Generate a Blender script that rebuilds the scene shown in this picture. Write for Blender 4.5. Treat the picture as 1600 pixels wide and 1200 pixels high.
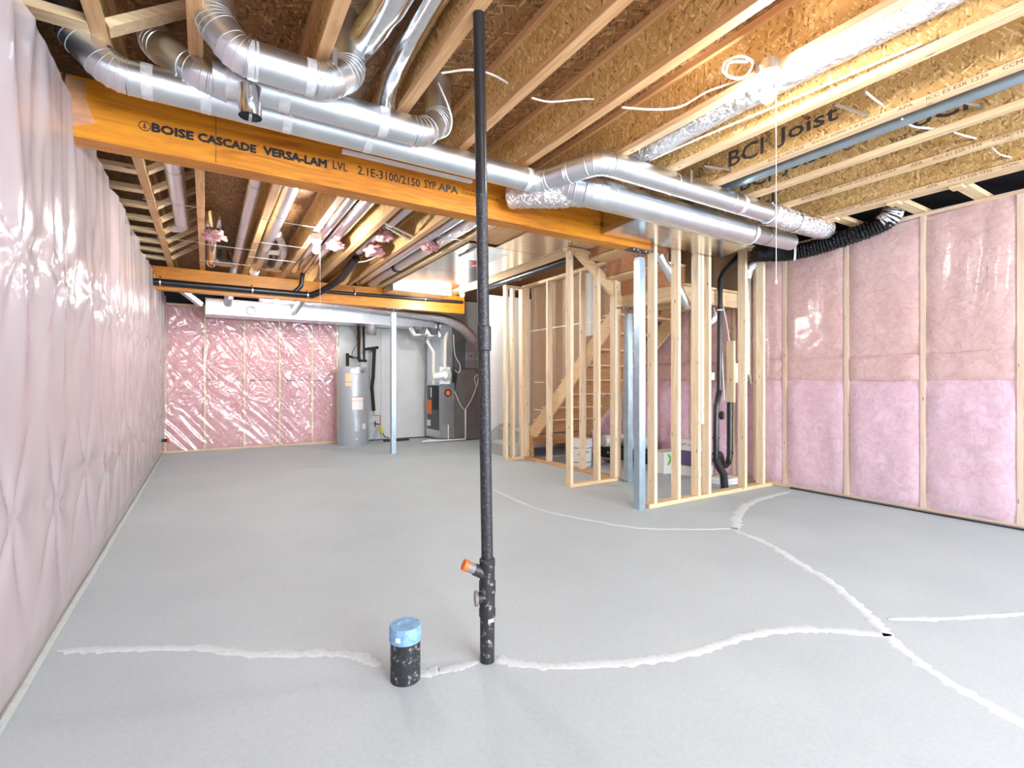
import bpy, bmesh, math, random
from mathutils import Vector, Matrix, noise
random.seed(7)
for o in list(bpy.data.objects): bpy.data.objects.remove(o)
SC = bpy.context.scene
COL = SC.collection
PI = math.pi

# ------------------------------------------------------------------ camera, world, exposure
H, F, HY, CX = 1.15, 775.0, 598.0, 800.0
TH = math.atan(478/775)
cd = bpy.data.cameras.new('camera'); cam = bpy.data.objects.new('camera', cd); COL.objects.link(cam)
cd.sensor_width = 36; cd.lens = F/1600*36; cd.shift_y = -2/1600
cd.clip_start = .02
cam.location = (0, 0, H); cam.rotation_euler = (PI/2, 0, -TH)
SC.camera = cam
w = bpy.data.worlds.new('sky'); SC.world = w; w.use_nodes = True
bg = w.node_tree.nodes['Background']; bg.inputs[0].default_value = (.80, .89, 1, 1); bg.inputs[1].default_value = 13.0
vs = SC.view_settings
vs.view_transform = 'Standard'; vs.look = 'None'; vs.gamma = 1; vs.use_curve_mapping = False
vs.exposure = 1.82
BULB = 330.0          # emission of a lamp's glass
# daylight opening in the rear wall (behind the camera): a portal only, gives no light itself
pl = bpy.data.lights.new('window_portal', 'AREA'); pl.shape = 'RECTANGLE'; pl.size = 4.4; pl.size_y = 1.5
pl.cycles.is_portal = True
po = bpy.data.objects.new('window_portal', pl); COL.objects.link(po)
po.location = (2.4, -3.63, 1.65); po.rotation_euler = (PI/2, 0, 0)   # faces +Y

_s, _c = math.sin(TH), math.cos(TH)
def ray(x, y):
    a = (x-CX)/F
    return Vector((a*_c+_s, -a*_s+_c, -(y-HY)/F))
def onz(x, y, Z): d = ray(x, y); return d*((Z-H)/d.z)+Vector((0, 0, H))
def ony(x, y, Y): d = ray(x, y); return d*(Y/d.y)+Vector((0, 0, H))
def onx(x, y, X): d = ray(x, y); return d*(X/d.x)+Vector((0, 0, H))

# ------------------------------------------------------------------ materials
MATS = {}
class NT:
    def __init__(s, name):
        s.m = bpy.data.materials.new(name); s.m.use_nodes = True; s.t = s.m.node_tree; s.t.nodes.clear()
        s.out = s.n('ShaderNodeOutputMaterial')
    def n(s, typ, **kw):
        nd = s.t.nodes.new(typ)
        for k, v in kw.items():
            if k.startswith('_'): setattr(nd, k[1:], v)
            else:
                key = k.replace('_', ' ')
                nd.inputs[key if key in nd.inputs else k].default_value = v
        return nd
    def l(s, a, b): s.t.links.new(a, b)
    def coords(s, scale=(1, 1, 1), rot=(0, 0, 0), geo=False):
        tc = s.n('ShaderNodeTexCoord'); mp = s.n('ShaderNodeMapping')
        mp.inputs['Scale'].default_value = scale; mp.inputs['Rotation'].default_value = rot
        if geo:
            g = s.n('ShaderNodeNewGeometry'); s.l(g.outputs['Position'], mp.inputs[0])
        else: s.l(tc.outputs['Object'], mp.inputs[0])
        return mp.outputs[0]
    def ramp(s, fac, stops):
        r = s.n('ShaderNodeValToRGB'); e = r.color_ramp.elements
        while len(e) < len(stops): e.new(.5)
        for i, (p, c) in enumerate(stops): e[i].position = p; e[i].color = (*c, 1)
        s.l(fac, r.inputs[0]); return r.outputs[0]
    def bump(s, h, strength=.3, dist=.01):
        b = s.n('ShaderNodeBump'); b.inputs['Strength'].default_value = strength; b.inputs['Distance'].default_value = dist
        s.l(h, b.inputs['Height']); return b.outputs[0]
    def mix(s, f, a, b, blend='MIX'):
        m = s.n('ShaderNodeMix', _data_type='RGBA', _blend_type=blend)
        for sock, v in ((m.inputs[0], f), (m.inputs[6], a), (m.inputs[7], b)):
            if hasattr(v, 'type') and hasattr(v, 'node'): s.l(v, sock)
            elif isinstance(v, (int, float)): sock.default_value = v
            else: sock.default_value = (*v, 1)
        return m.outputs[2]
    def principled(s, col=None, rough=.5, metal=0, normal=None, spec=.5, **kw):
        p = s.n('ShaderNodeBsdfPrincipled')
        if hasattr(col, 'node'): s.l(col, p.inputs['Base Color'])
        else: p.inputs['Base Color'].default_value = (*col, 1)
        if hasattr(rough, 'node'): s.l(rough, p.inputs['Roughness'])
        else: p.inputs['Roughness'].default_value = rough
        p.inputs['Metallic'].default_value = metal; p.inputs['Specular IOR Level'].default_value = spec
        if normal is not None: s.l(normal, p.inputs['Normal'])
        s.l(p.outputs[0], s.out.inputs[0]); return p
def noise_tex(t, co, scale, detail=4, rough=.6, dist=0):
    n = t.n('ShaderNodeTexNoise'); n.inputs['Scale'].default_value = scale; n.inputs['Detail'].default_value = detail
    n.inputs['Roughness'].default_value = rough; n.inputs['Distortion'].default_value = dist
    t.l(co, n.inputs['Vector']); return n.outputs['Fac']

def plain(name, col, rough=.5, metal=0, vary=.0, scale=30, spec=.5):
    t = NT(name)
    if vary:
        f = noise_tex(t, t.coords(geo=True), scale)
        c = t.ramp(f, [(.3, tuple(max(0, x*(1-vary)) for x in col)), (.7, tuple(min(1, x*(1+vary)) for x in col))])
        t.principled(c, rough, metal, spec=spec)
    else: t.principled(col, rough, metal, spec=spec)
    MATS[name] = t.m
def wood(name, a, b, axis, knots=True, rough=.6, scale=1.0):
    t = NT(name)
    sc = [28, 28, 28]; sc['xyz'.index(axis)] = 1.6
    f = noise_tex(t, t.coords(tuple(v*scale for v in sc), geo=True), 1.5, 5, .6, .6)
    c = t.ramp(f, [(.3, a), (.5, tuple((x+y)/2 for x, y in zip(a, b))), (.72, b)])
    if knots:
        sk = [16, 16, 16]; sk['xyz'.index(axis)] = 5
        v = t.n('ShaderNodeTexVoronoi'); v.inputs['Scale'].default_value = 1.0
        t.l(t.coords(tuple(sk), geo=True), v.inputs['Vector'])
        k = t.ramp(v.outputs['Distance'], [(.0, (1, 1, 1)), (.07, (1, 1, 1)), (.13, (0, 0, 0))])
        c = t.mix(k, c, tuple(x*.45 for x in a))
    t.principled(c, rough, normal=t.bump(f, .15, .003)); MATS[name] = t.m
def osb(name, dark, mid, light, plane):
    t = NT(name)
    base = None
    rots = {'xy': lambda a: (0, 0, a), 'yz': lambda a: (a, 0, 0)}[plane]
    cols = []
    for i, (ang, sx) in enumerate(((.5, 1), (-.9, 1.1), (1.5, .9))):
        d = {'xy': (16, 90, 40), 'yz': (40, 18, 105)}[plane]
        v = t.n('ShaderNodeTexVoronoi'); v.inputs['Scale'].default_value = sx; v.inputs['Randomness'].default_value = 1
        co = t.coords(d, rots(ang), geo=True)
        # rotate first then stretch: mapping scales before rotating, so chain two
        m1 = t.n('ShaderNodeMapping'); m1.inputs['Rotation'].default_value = rots(ang)
        m2 = t.n('ShaderNodeMapping'); m2.inputs['Scale'].default_value = d
        g = t.n('ShaderNodeNewGeometry'); t.l(g.outputs['Position'], m1.inputs[0]); t.l(m1.outputs[0], m2.inputs[0]); t.l(m2.outputs[0], v.inputs['Vector'])
        sp = t.n('ShaderNodeSeparateColor'); t.l(v.outputs['Color'], sp.inputs[0])
        cols.append((sp.outputs[0], sp.outputs[1]))
    sel = noise_tex(t, t.coords((1, 1, 1), geo=True), 22, 2)
    a = t.mix(t.ramp(cols[0][1], [(.45, (0, 0, 0)), (.5, (1, 1, 1))]), cols[0][0], cols[1][0])
    b = t.mix(t.ramp(cols[1][1], [(.55, (0, 0, 0)), (.6, (1, 1, 1))]), a, cols[2][0])
    c = t.ramp(b, [(.0, dark), (.25, mid), (.7, mid), (.98, light)])
    t.principled(c, .6, normal=t.bump(b, .25, .004)); MATS[name] = t.m
def metal(name, col, rough, scale=(30, 30, 30), vary=.12, bump=0, bscale=20):
    t = NT(name)
    f = noise_tex(t, t.coords(scale, geo=True), 1, 4)
    c = t.ramp(f, [(.3, tuple(x*(1-vary) for x in col)), (.7, tuple(min(1, x*(1+vary)) for x in col))])
    r = t.ramp(f, [(.3, (rough*.93,)*3), (.7, (rough*1.07,)*3)])
    nm = None
    if bump:
        g = noise_tex(t, t.coords((bscale,)*3, geo=True), 1, 5, .6, 1.2); nm = t.bump(g, bump, .02)
    t.principled(c, r, 1.0, normal=nm); MATS[name] = t.m
def fluff(name, a, b, c3):
    t = NT(name)
    f = noise_tex(t, t.coords((1, 1, 1), geo=True), 13, 9, .78, 1.2)
    g = noise_tex(t, t.coords((1, 1, 1), geo=True), 60, 4, .7)
    c = t.ramp(f, [(.28, a), (.5, b), (.72, c3)])
    t.principled(c, .95, normal=t.bump(f, .9, .02), spec=.1); MATS[name] = t.m
def plastic_film(name, milky, gloss, tint=(1, .97, .98), rough=.13):
    t = NT(name)
    tr = t.n('ShaderNodeBsdfTransparent'); tr.inputs[0].default_value = (.98, .96, .97, 1)
    df = t.n('ShaderNodeBsdfDiffuse'); df.inputs[0].default_value = (*tint, 1)
    gl = t.n('ShaderNodeBsdfGlossy'); gl.inputs['Roughness'].default_value = rough
    g = noise_tex(t, t.coords((1, 1, 1), geo=True), 7, 4, .55, .6); nm = t.bump(g, .25, .03)
    t.l(nm, gl.inputs['Normal'])
    m1 = t.n('ShaderNodeMixShader'); m1.inputs[0].default_value = milky; t.l(tr.outputs[0], m1.inputs[1]); t.l(df.outputs[0], m1.inputs[2])
    fr = t.n('ShaderNodeFresnel'); fr.inputs['IOR'].default_value = 1.5
    mm = t.n('ShaderNodeMath', _operation='MULTIPLY_ADD'); t.l(fr.outputs[0], mm.inputs[0]); mm.inputs[1].default_value = gloss; mm.inputs[2].default_value = .03*gloss
    mm.use_clamp = True
    m2 = t.n('ShaderNodeMixShader'); t.l(mm.outputs[0], m2.inputs[0]); t.l(m1.outputs[0], m2.inputs[1]); t.l(gl.outputs[0], m2.inputs[2])
    t.l(m2.outputs[0], t.out.inputs[0]); MATS[name] = t.m
def emit(name, col, st):
    t = NT(name); e = t.n('ShaderNodeEmission'); e.inputs[0].default_value = (*col, 1); e.inputs[1].default_value = st
    t.l(e.outputs[0], t.out.inputs[0]); MATS[name] = t.m
def glass(name):
    t = NT(name); tr = t.n('ShaderNodeBsdfTransparent'); gl = t.n('ShaderNodeBsdfGlossy'); gl.inputs['Roughness'].default_value = .02
    m = t.n('ShaderNodeMixShader'); m.inputs[0].default_value = .07; t.l(tr.outputs[0], m.inputs[1]); t.l(gl.outputs[0], m.inputs[2]); t.l(m.outputs[0], t.out.inputs[0]); MATS[name] = t.m

def concrete():
    t = NT('concrete')
    a = noise_tex(t, t.coords(geo=True), 1.3, 6, .6); b = noise_tex(t, t.coords(geo=True), 55, 4, .7)
    c = t.ramp(a, [(.3, (.43, .495, .52)), (.7, (.49, .555, .58))])
    c = t.mix(.10, c, t.ramp(b, [(.35, (.30, .31, .32)), (.65, (.75, .77, .78))]))
    v = t.n('ShaderNodeTexVoronoi'); v.inputs['Scale'].default_value = 2.2; t.l(t.coords(geo=True), v.inputs['Vector'])
    k = t.ramp(v.outputs['Distance'], [(0, (1, 1, 1)), (.012, (1, 1, 1)), (.02, (0, 0, 0))])
    c = t.mix(k, c, (.10, .095, .09))
    t.principled(c, .55, normal=t.bump(b, .12, .003), spec=.4); MATS['concrete'] = t.m
concrete()
def lvl():
    t = NT('lvl')
    f = noise_tex(t, t.coords((2.2, 40, 26), geo=True), 1, 6, .6, 1.5)
    big = noise_tex(t, t.coords((1.2, 1, 1), geo=True), 1.1, 3)
    c = t.ramp(f, [(.28, (.30, .078, .004)), (.5, (.52, .165, .007)), (.72, (.70, .275, .013))])
    c = t.mix(t.ramp(big, [(.35, (0, 0, 0)), (.65, (.5, .5, .5))]), c, (.74, .31, .015))
    t.principled(c, .38, normal=t.bump(f, .08, .002), spec=.5); MATS['lvl'] = t.m
lvl()
wood('pine_x', (.58, .38, .20), (.84, .64, .40), 'x'); wood('pine_y', (.58, .38, .20), (.84, .64, .40), 'y'); wood('pine_z', (.66, .48, .29), (.88, .73, .52), 'z')
wood('fir_y', (.50, .25, .10), (.74, .46, .23), 'y', False); wood('fir_x', (.38, .16, .065), (.56, .28, .125), 'x')
wood('ply_x', (.62, .40, .20), (.80, .58, .34), 'x', False); wood('ply_y', (.62, .40, .20), (.80, .58, .34), 'y', False)
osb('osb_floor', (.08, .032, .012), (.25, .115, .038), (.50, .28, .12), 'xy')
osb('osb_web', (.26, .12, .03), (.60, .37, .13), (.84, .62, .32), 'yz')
metal('galv', (.74, .78, .82), .33, (9, 9, 9), .04); metal('galv_dull', (.60, .62, .63), .34, (9, 9, 9), .06); metal('sheet', (.72, .71, .69), .20, (1.5, 40, 40))
metal('foil', (.86, .86, .88), .20, bump=.9, bscale=34); metal('chrome', (.82, .83, .85), .14)
plain('tape', (.80, .80, .82), .25, .6, .15, 60)
plain('post_blue', (.42, .53, .60), .34, .75, .10, 12); plain('steel_dark', (.10, .105, .12), .4, .5)
plain('abs', (.012, .012, .014), .33); plain('abs_dusty', (.03, .03, .032), .45)
def speckle(name, base, dust, lo, hi, scale=40):
    t = NT(name); a = noise_tex(t, t.coords(geo=True), scale, 6, .75)
    c = t.ramp(a, [(lo, base), (hi, dust)]); t.principled(c, .5); MATS[name] = t.m
speckle('abs_speck', (.018, .018, .02), (.55, .56, .57), .56, .72); speckle('abs_dust', (.014, .014, .016), (.16, .16, .17), .5, .8, 90)
metal('foil_black', (.035, .035, .038), .2, bump=.9, bscale=40)
plain('white_pvc', (.78, .75, .66), .4); plain('white', (.82, .82, .80), .5, 0, .04); plain('bright_white', (.85, .85, .85), .45)
plain('drywall', (.74, .75, .74), .85, 0, .03, 3); plain('drywall_back', (.40, .275, .18), .9, 0, .08, 25); plain('grey_wall', (.62, .63, .62), .8, 0, .05, 3)
plain('foundation', (.012, .014, .02), .7, 0, .3); plain('black', (.008, .008, .009), .6); plain('ink', (.012, .010, .010), .7); plain('ink_grey', (.07, .065, .06), .8)
plain('brown_ink', (.16, .08, .04), .8)
plain('blue_cap', (.20, .37, .58), .55, 0, .3, 45); plain('orange', (.85, .16, .02), .5); plain('grey_pvc', (.22, .20, .19), .5)
plain('crack', (.62, .67, .69), .85, 0, .10, 45); plain('sealant', (.48, .52, .50), .5, 0, .1)
plain('heater_grey', (.42, .45, .48), .32, .25); plain('label_white', (.80, .78, .74), .6); plain('label_yellow', (.80, .62, .40), .6); plain('label_red', (.65, .12, .10), .6)
plain('foam_black', (.015, .015, .015), .8); plain('copper', (.55, .28, .14), .35, .9); plain('brass_yellow', (.75, .55, .03), .4); plain('pex_blue', (.35, .55, .70), .4)
plain('furnace_dark', (.045, .047, .05), .4); plain('plenum', (.30, .29, .28), .38, .8, .1, 4)
plain('green', (.10, .55, .05), .5); plain('purple', (.13, .10, .25), .5); plain('cable', (.82, .79, .70), .45); plain('step_grey', (.42, .43, .41), .75, 0, .08)
plain('kraft', (.50, .35, .22), .8); plain('carton_brown', (.34, .26, .19), .8); plain('red', (.75, .05, .03), .5); plain('plasticwrap', (.62, .62, .60), .3)
fluff('pink_warm', (.66, .31, .28), (.80, .52, .48), (.90, .70, .66)); fluff('pink_cool', (.78, .38, .48), (.88, .60, .71), (.96, .80, .90)); fluff('pink_left', (.66, .30, .32), (.84, .54, .58), (.94, .78, .83))
fluff('pink_back', (.64, .24, .24), (.80, .42, .43), (.90, .62, .64))
plastic_film('film_left', .50, .75, (.95, .85, .88), .16); plastic_film('film_back', .12, .95, rough=.13); plastic_film('film_right', .13, .95, rough=.14)
emit('bulb_glow', (1, .98, .95), BULB*.68); emit('bulb_glow_strong', (1, .98, .95), BULB*1.55); glass('pane')

# ------------------------------------------------------------------ mesh helpers
WO = {}
def W(p): return WO.get(p.name, Vector((0, 0, 0))) if p else Vector((0, 0, 0))
class MB:
    def __init__(s): s.v = []; s.f = []
    def add(s, v, f):
        b = len(s.v); s.v += [tuple(x) for x in v]; s.f += [tuple(i+b for i in q) for q in f]; return s
    def box(s, a, b):
        x0, y0, z0 = a; x1, y1, z1 = b
        return s.add([(x0, y0, z0), (x1, y0, z0), (x1, y1, z0), (x0, y1, z0), (x0, y0, z1), (x1, y0, z1), (x1, y1, z1), (x0, y1, z1)],
                     [(3, 2, 1, 0), (4, 5, 6, 7), (0, 1, 5, 4), (1, 2, 6, 5), (2, 3, 7, 6), (3, 0, 4, 7)])
    def prism(s, poly, d):
        n = len(poly); d = Vector(d); v = [Vector(p) for p in poly]; v += [p+d for p in v]
        return s.add(v, [tuple(range(n))[::-1], tuple(range(n, 2*n))]+[(i, (i+1) % n, n+(i+1) % n, n+i) for i in range(n)])
    def bar(s, p, q, w, h, up=(0, 0, 1)):
        p, q = Vector(p), Vector(q); t = (q-p).normalized(); u = Vector(up); r = t.cross(u)
        if r.length < 1e-4: r = t.cross(Vector((0, 1, 0)))
        r.normalize(); u = r.cross(t).normalized()
        v = [e+r*a*w/2+u*b*h/2 for e in (p, q) for a, b in ((-1, -1), (1, -1), (1, 1), (-1, 1))]
        return s.add(v, [(0, 1, 2, 3), (7, 6, 5, 4), (0, 4, 5, 1), (1, 5, 6, 2), (2, 6, 7, 3), (3, 7, 4, 0)])
    def tube(s, pts, r, n=12, caps=True, rf=None):
        pts = [Vector(p) for p in pts]; m = len(pts); rings = []
        t0 = (pts[1]-pts[0]).normalized(); ref = Vector((0, 0, 1)) if abs(t0.z) < .9 else Vector((1, 0, 0))
        u = t0.cross(ref).normalized()
        v = []
        for i, p in enumerate(pts):
            a = pts[max(0, i-1)]; b = pts[min(m-1, i+1)]
            t = (b-a).normalized() if (b-a).length > 1e-9 else t0
            u = (u-t*u.dot(t))
            u = u.normalized() if u.length > 1e-6 else t.orthogonal().normalized()
            k = t.cross(u)
            rr = r[i] if isinstance(r, (list, tuple)) else r
            if 0 < i < m-1:      # widen mitres
                d1 = (pts[i]-pts[i-1]).normalized(); d2 = (pts[i+1]-pts[i]).normalized()
            for j in range(n):
                an = 2*PI*j/n; q = rr*(rf(i, j) if rf else 1)
                v.append(p+u*math.cos(an)*q+k*math.sin(an)*q)
        f = [(i*n+j, i*n+(j+1) % n, (i+1)*n+(j+1) % n, (i+1)*n+j) for i in range(m-1) for j in range(n)]
        if caps: f += [tuple(range(n))[::-1], tuple((m-1)*n+j for j in range(n))]
        return s.add(v, f)
    def lathe(s, prof, c=(0, 0, 0), n=24, axis=(0, 0, 1)):
        ax = Vector(axis).normalized(); u = ax.orthogonal().normalized(); k = ax.cross(u); c = Vector(c); v = []
        for r, h in prof:
            for j in range(n):
                an = 2*PI*j/n; v.append(c+ax*h+u*math.cos(an)*r+k*math.sin(an)*r)
        m = len(prof)
        f = [(i*n+j, i*n+(j+1) % n, (i+1)*n+(j+1) % n, (i+1)*n+j) for i in range(m-1) for j in range(n)]
        f += [tuple(range(n))[::-1], tuple((m-1)*n+j for j in range(n))]
        return s.add(v, f)
    def build(s, name, mat, parent=None, smooth=False, sharp=40, bevel=0):
        me = bpy.data.meshes.new(name); me.from_pydata(s.v, [], s.f); me.validate()
        bm = bmesh.new(); bm.from_mesh(me); bmesh.ops.recalc_face_normals(bm, faces=bm.faces)
        if bevel: bmesh.ops.bevel(bm, geom=list(bm.edges), offset=bevel, segments=1, affect='EDGES')
        bm.to_mesh(me); bm.free()
        return link(name, me, mat, parent, smooth, sharp)
def link(name, me, mat, parent=None, smooth=False, sharp=40, loc=None):
    if mat and not len(me.materials): me.materials.append(MATS[mat])
    if smooth:
        me.polygons.foreach_set('use_smooth', [True]*len(me.polygons)); me.set_sharp_from_angle(angle=math.radians(sharp))
    o = bpy.data.objects.new(name, me); COL.objects.link(o)
    wl = Vector(loc) if loc is not None else Vector((0, 0, 0))
    if parent: o.parent = parent
    o.location = wl-W(parent); WO[o.name] = wl
    return o
def tag(o, label, cat, group=None):
    o['label'] = label; o['category'] = cat
    if group: o['group'] = group
    return o
def struct(o): o['kind'] = 'structure'; return o
def thing(name, label, cat, loc=(0, 0, 0), group=None):
    o = bpy.data.objects.new(name, None); COL.objects.link(o); o.location = loc; o.empty_display_size = .1; WO[o.name] = Vector(loc)
    return tag(o, label, cat, group)
def empty_struct(name, loc=(0, 0, 0)):
    o = bpy.data.objects.new(name, None); COL.objects.link(o); o.location = loc; WO[o.name] = Vector(loc); o.empty_display_size = .1
    return struct(o)
_cache = {}
def boxpiece(name, a, b, mat, parent, bevel=.002):
    """a board with shared mesh data: same size + material share one mesh"""
    a, b = Vector(a), Vector(b); d = b-a; key = (tuple(round(x, 4) for x in d), mat)
    if key not in _cache:
        m = MB().box(-d/2, d/2); me = bpy.data.meshes.new(name); me.from_pydata(m.v, [], m.f)
        if bevel and min(d) > .008:
            bm = bmesh.new(); bm.from_mesh(me); bmesh.ops.bevel(bm, geom=list(bm.edges), offset=bevel, segments=1, affect='EDGES'); bm.to_mesh(me); bm.free()
        me.materials.append(MATS[mat]); _cache[key] = me
    return link(name, _cache[key], mat, parent, loc=(a+b)/2)
def bez(pts, k=6):
    """Catmull-Rom through pts"""
    P = [Vector(p) for p in pts]; P = [P[0]*2-P[1]]+P+[P[-1]*2-P[-2]]; out = []
    for i in range(1, len(P)-2):
        for j in range(k):
            t = j/k; a, b, c, d = P[i-1:i+3]
            out.append(.5*((2*b)+(c-a)*t+(2*a-5*b+4*c-d)*t*t+(3*b-a-3*c+d)*t**3))
    return out+[P[-2]]
def cable(name, pts, r, mat, parent=None, k=6, n=6): return MB().tube(bez(pts, k), r, n).build(name, mat, parent, True, 60)
def text_mesh(name, s, mat, parent, O, right, up, width=None, height=None, bold=0, align='L', shear=0):
    cu = bpy.data.curves.new('t', 'FONT'); cu.body = s; cu.resolution_u = 2; cu.shear = shear
    ob = bpy.data.objects.new('t', cu); COL.objects.link(ob); me = bpy.data.meshes.new_from_object(ob)
    bpy.data.objects.remove(ob); bpy.data.curves.remove(cu)
    xs = [v.co.x for v in me.vertices]; ys = [v.co.y for v in me.vertices]
    x0, x1, y0, y1 = min(xs), max(xs), min(ys), max(ys)
    sx = width/(x1-x0) if width else None; sy = height/(y1-y0) if height else sx; sx = sx or sy
    R, U, O = Vector(right).normalized(), Vector(up).normalized(), Vector(O)
    for v in me.vertices: v.co = O+R*((v.co.x-x0)*sx)+U*((v.co.y-y0)*sy)
    if bold:
        h = (y1-y0)*sy*bold; vs_ = [v.co.copy() for v in me.vertices]; fs = [tuple(p.vertices) for p in me.polygons]; m = MB()
        nd = R.cross(U).normalized()*.00004
        for k in range(8): m.add([v+(R*math.cos(k*PI/4)+U*math.sin(k*PI/4))*h+nd*k for v in vs_], fs)
        return m.build(name, mat, parent)
    me.materials.clear(); return link(name, me, mat, parent)
def nz(x, y=0, z=0): return noise.noise(Vector((x, y, z)))

# ------------------------------------------------------------------ room dimensions
XL, XR, YB, YR = -.60, 5.42, 9.85, -3.6
ZJ, ZS = 2.66, 2.962       # underside of joists, underside of subfloor

floor = struct(MB().box((XL-.2, YR-.1, -.12), (XR+.2, YB+.2, 0)).build('floor', 'concrete'))
def crack(pts, wd):
    p = bez([Vector((x, y, 0)) for x, y in pts], 12); p = [q+Vector((.012*nz(i*.5, wd*70), .012*nz(i*.5, 5+wd*70), 0)) for i, q in enumerate(p)]; v = []; f = []
    for i, q in enumerate(p):
        t = (p[min(i+1, len(p)-1)]-p[max(i-1, 0)]).normalized(); n = Vector((-t.y, t.x, 0))
        e = min(1, i/3+.35, (len(p)-1-i)/3+.35)
        a = wd*e*(.75+1.5*abs(nz(i*.61, 3.1, wd*40))+.5*nz(i*2.3, 1.1, wd)); b = wd*e*(.75+1.5*abs(nz(i*.57, 9.7, wd*40))+.5*nz(i*2.7, 7.1, wd))
        v += [q+n*a+Vector((0, 0, .0002)), q+n*a*.7+Vector((0, 0, .0022)), q-n*b*.7+Vector((0, 0, .0022)), q-n*b+Vector((0, 0, .0002))]
    for i in range(len(p)-1):
        for j in range(3): f.append((i*4+j, i*4+j+1, i*4+5+j, i*4+4+j))
    return MB().add(v, f).build('crack_filler', 'crack', floor, True)
crack([(2.626, 4.65), (2.574, 3.728), (2.765, 3.12), (2.923, 2.81), (3.2, 2.6), (3.52, 2.422)], .019)
crack([(5.257, 2.917), (4.564, 2.876), (3.98, 2.66), (3.62, 2.44), (3.52, 2.40)], .034)
crack([(3.53, 2.43), (3.41, 2.052), (3.2, 1.70), (3.049, 1.455), (2.819, 1.195), (2.66, 1.042), (2.47, .819), (2.338, .515), (2.2, .1), (2.1, -.5)], .026)
crack([(2.82, 1.10), (3.08, .946), (3.475, .766), (3.9, .6), (4.4, .5)], .018)
crack([(2.65, 1.016), (2.474, 1.18), (2.271, 1.305), (2.026, 1.368), (1.758, 1.397), (1.422, 1.508), (1.147, 1.662), (1.02, 1.80)], .026)
crack([(.95, 1.82), (.82, 1.83), (.70, 1.86)], .024)
crack([(.60, 2.0), (.503, 2.159), (.18, 2.359), (-.052, 2.561), (-.287, 2.694), (-.54, 2.834)], .024)
crack([(.95, 6.9), (1.15, 7.0), (1.45, 6.95)], .014)

# ------------------------------------------------------------------ ceiling: subfloor panel with I-joists
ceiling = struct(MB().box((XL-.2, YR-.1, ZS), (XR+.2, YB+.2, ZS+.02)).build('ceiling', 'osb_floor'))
JX = [-.395, -.04, .46, .935, 1.41, 1.885, 2.36, 2.835, 3.325, 3.80, 4.25, 4.83, 4.91]
JO = {}
for x in JX:
    y1 = 9.7 if x < 2.5 else 3.16
    web = MB().box((x-.005, YR+.05, ZJ+.03), (x+.005, y1, ZS-.03)).build('floor_joist', 'osb_web', ceiling)
    solid = x < .2
    MB().box((x-.0295, YR+.05, ZJ), (x+.0295, y1, ZJ+.036)).build('bottom_flange', 'fir_y' if x < 2 else 'pine_y', web, bevel=.002)
    MB().box((x-.0295, YR+.05, ZS-.036), (x+.0295, y1, ZS)).build('top_flange', 'fir_y', web)
    JO[x] = web
def webtext(s, X, ya, yb, z0, h, bold=.0, mat='ink_grey', off=.0058):
    text_mesh('lettering', s, mat, JO[X], (X-off, ya, z0), (0, -1, 0), (0, 0, 1), ya-yb, h, bold)
webtext('BCI', 3.325, 2.30, 2.03, 2.755, .115, .02); webtext('®', 3.325, 2.02, 1.98, 2.82, .045)
webtext('Joist', 3.325, 1.93, 1.55, 2.75, .125, .02)
webtext('Joist', 3.80, 2.17, 1.85, 2.745, .12, .02); webtext('BCI', 3.80, 1.33, 1.07, 2.75, .11, .02); webtext('BCI', 3.80, 2.52, 2.26, 2.745, .11, .02)
webtext('BCI', 4.25, 2.75, 2.50, 2.75, .11, .02)
webtext('LOT', 3.80, 1.45, 1.36, 2.70, .035); webtext('GRON', 3.80, 1.34, 1.26, 2.70, .03)
webtext('BOISE CASCADE', 3.80, 1.62, 1.38, 2.80, .035, .01)
def logo(parent, O, R, U, r, mat='ink'):
    O, R, U = Vector(O), Vector(R), Vector(U); m = MB(); n = 28
    v = [O+(R*math.cos(2*PI*j/n)+U*math.sin(2*PI*j/n))*q for q in (r, r*.84) for j in range(n)]
    m.add(v, [(j, (j+1) % n, n+(j+1) % n, n+j) for j in range(n)])
    for k in range(3):
        c = .42-k*.34; wd = .28+k*.12
        m.add([O+U*r*(c+.2), O-R*r*wd+U*r*(c-.18), O+U*r*(c-.05), O+R*r*wd+U*r*(c-.18)], [(0, 1, 2, 3)])
    m.add([O+R*r*a+U*r*b for a, b in ((-.05, -.75), (.05, -.75), (.05, .5), (-.05, .5))], [(0, 1, 2, 3)])
    return m.build('emblem', mat, parent)
logo(JO[3.80], (3.794, 1.70, 2.81), (0, -1, 0), (0, 0, 1), .045, 'ink_grey')
logo(JO[3.325], (3.319, 2.56, 2.81), (0, -1, 0), (0, 0, 1), .035, 'ink_grey')
def flangetext(s, X, ya, yb): webtext(s, X, ya, yb, ZJ+.007, .02, 0, 'brown_ink', .0302)
for X, st in ((3.325, 1.98), (4.25, 2.25), (4.83, 2.35)):
    for k, (s, L) in enumerate((('BOISE CASCADE', .24), ('BCI® 6000 1.8 JOIST', .38), ('APA', .07), ('ICC ES ESR 1336', .25), ('CCMC 13300-R', .22), ('HUD MR-1241', .2))):
        a = st-sum((.29, .46, .13, .30, .27, .25)[:k]); flangetext(s, X, a, a-L)

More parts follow.
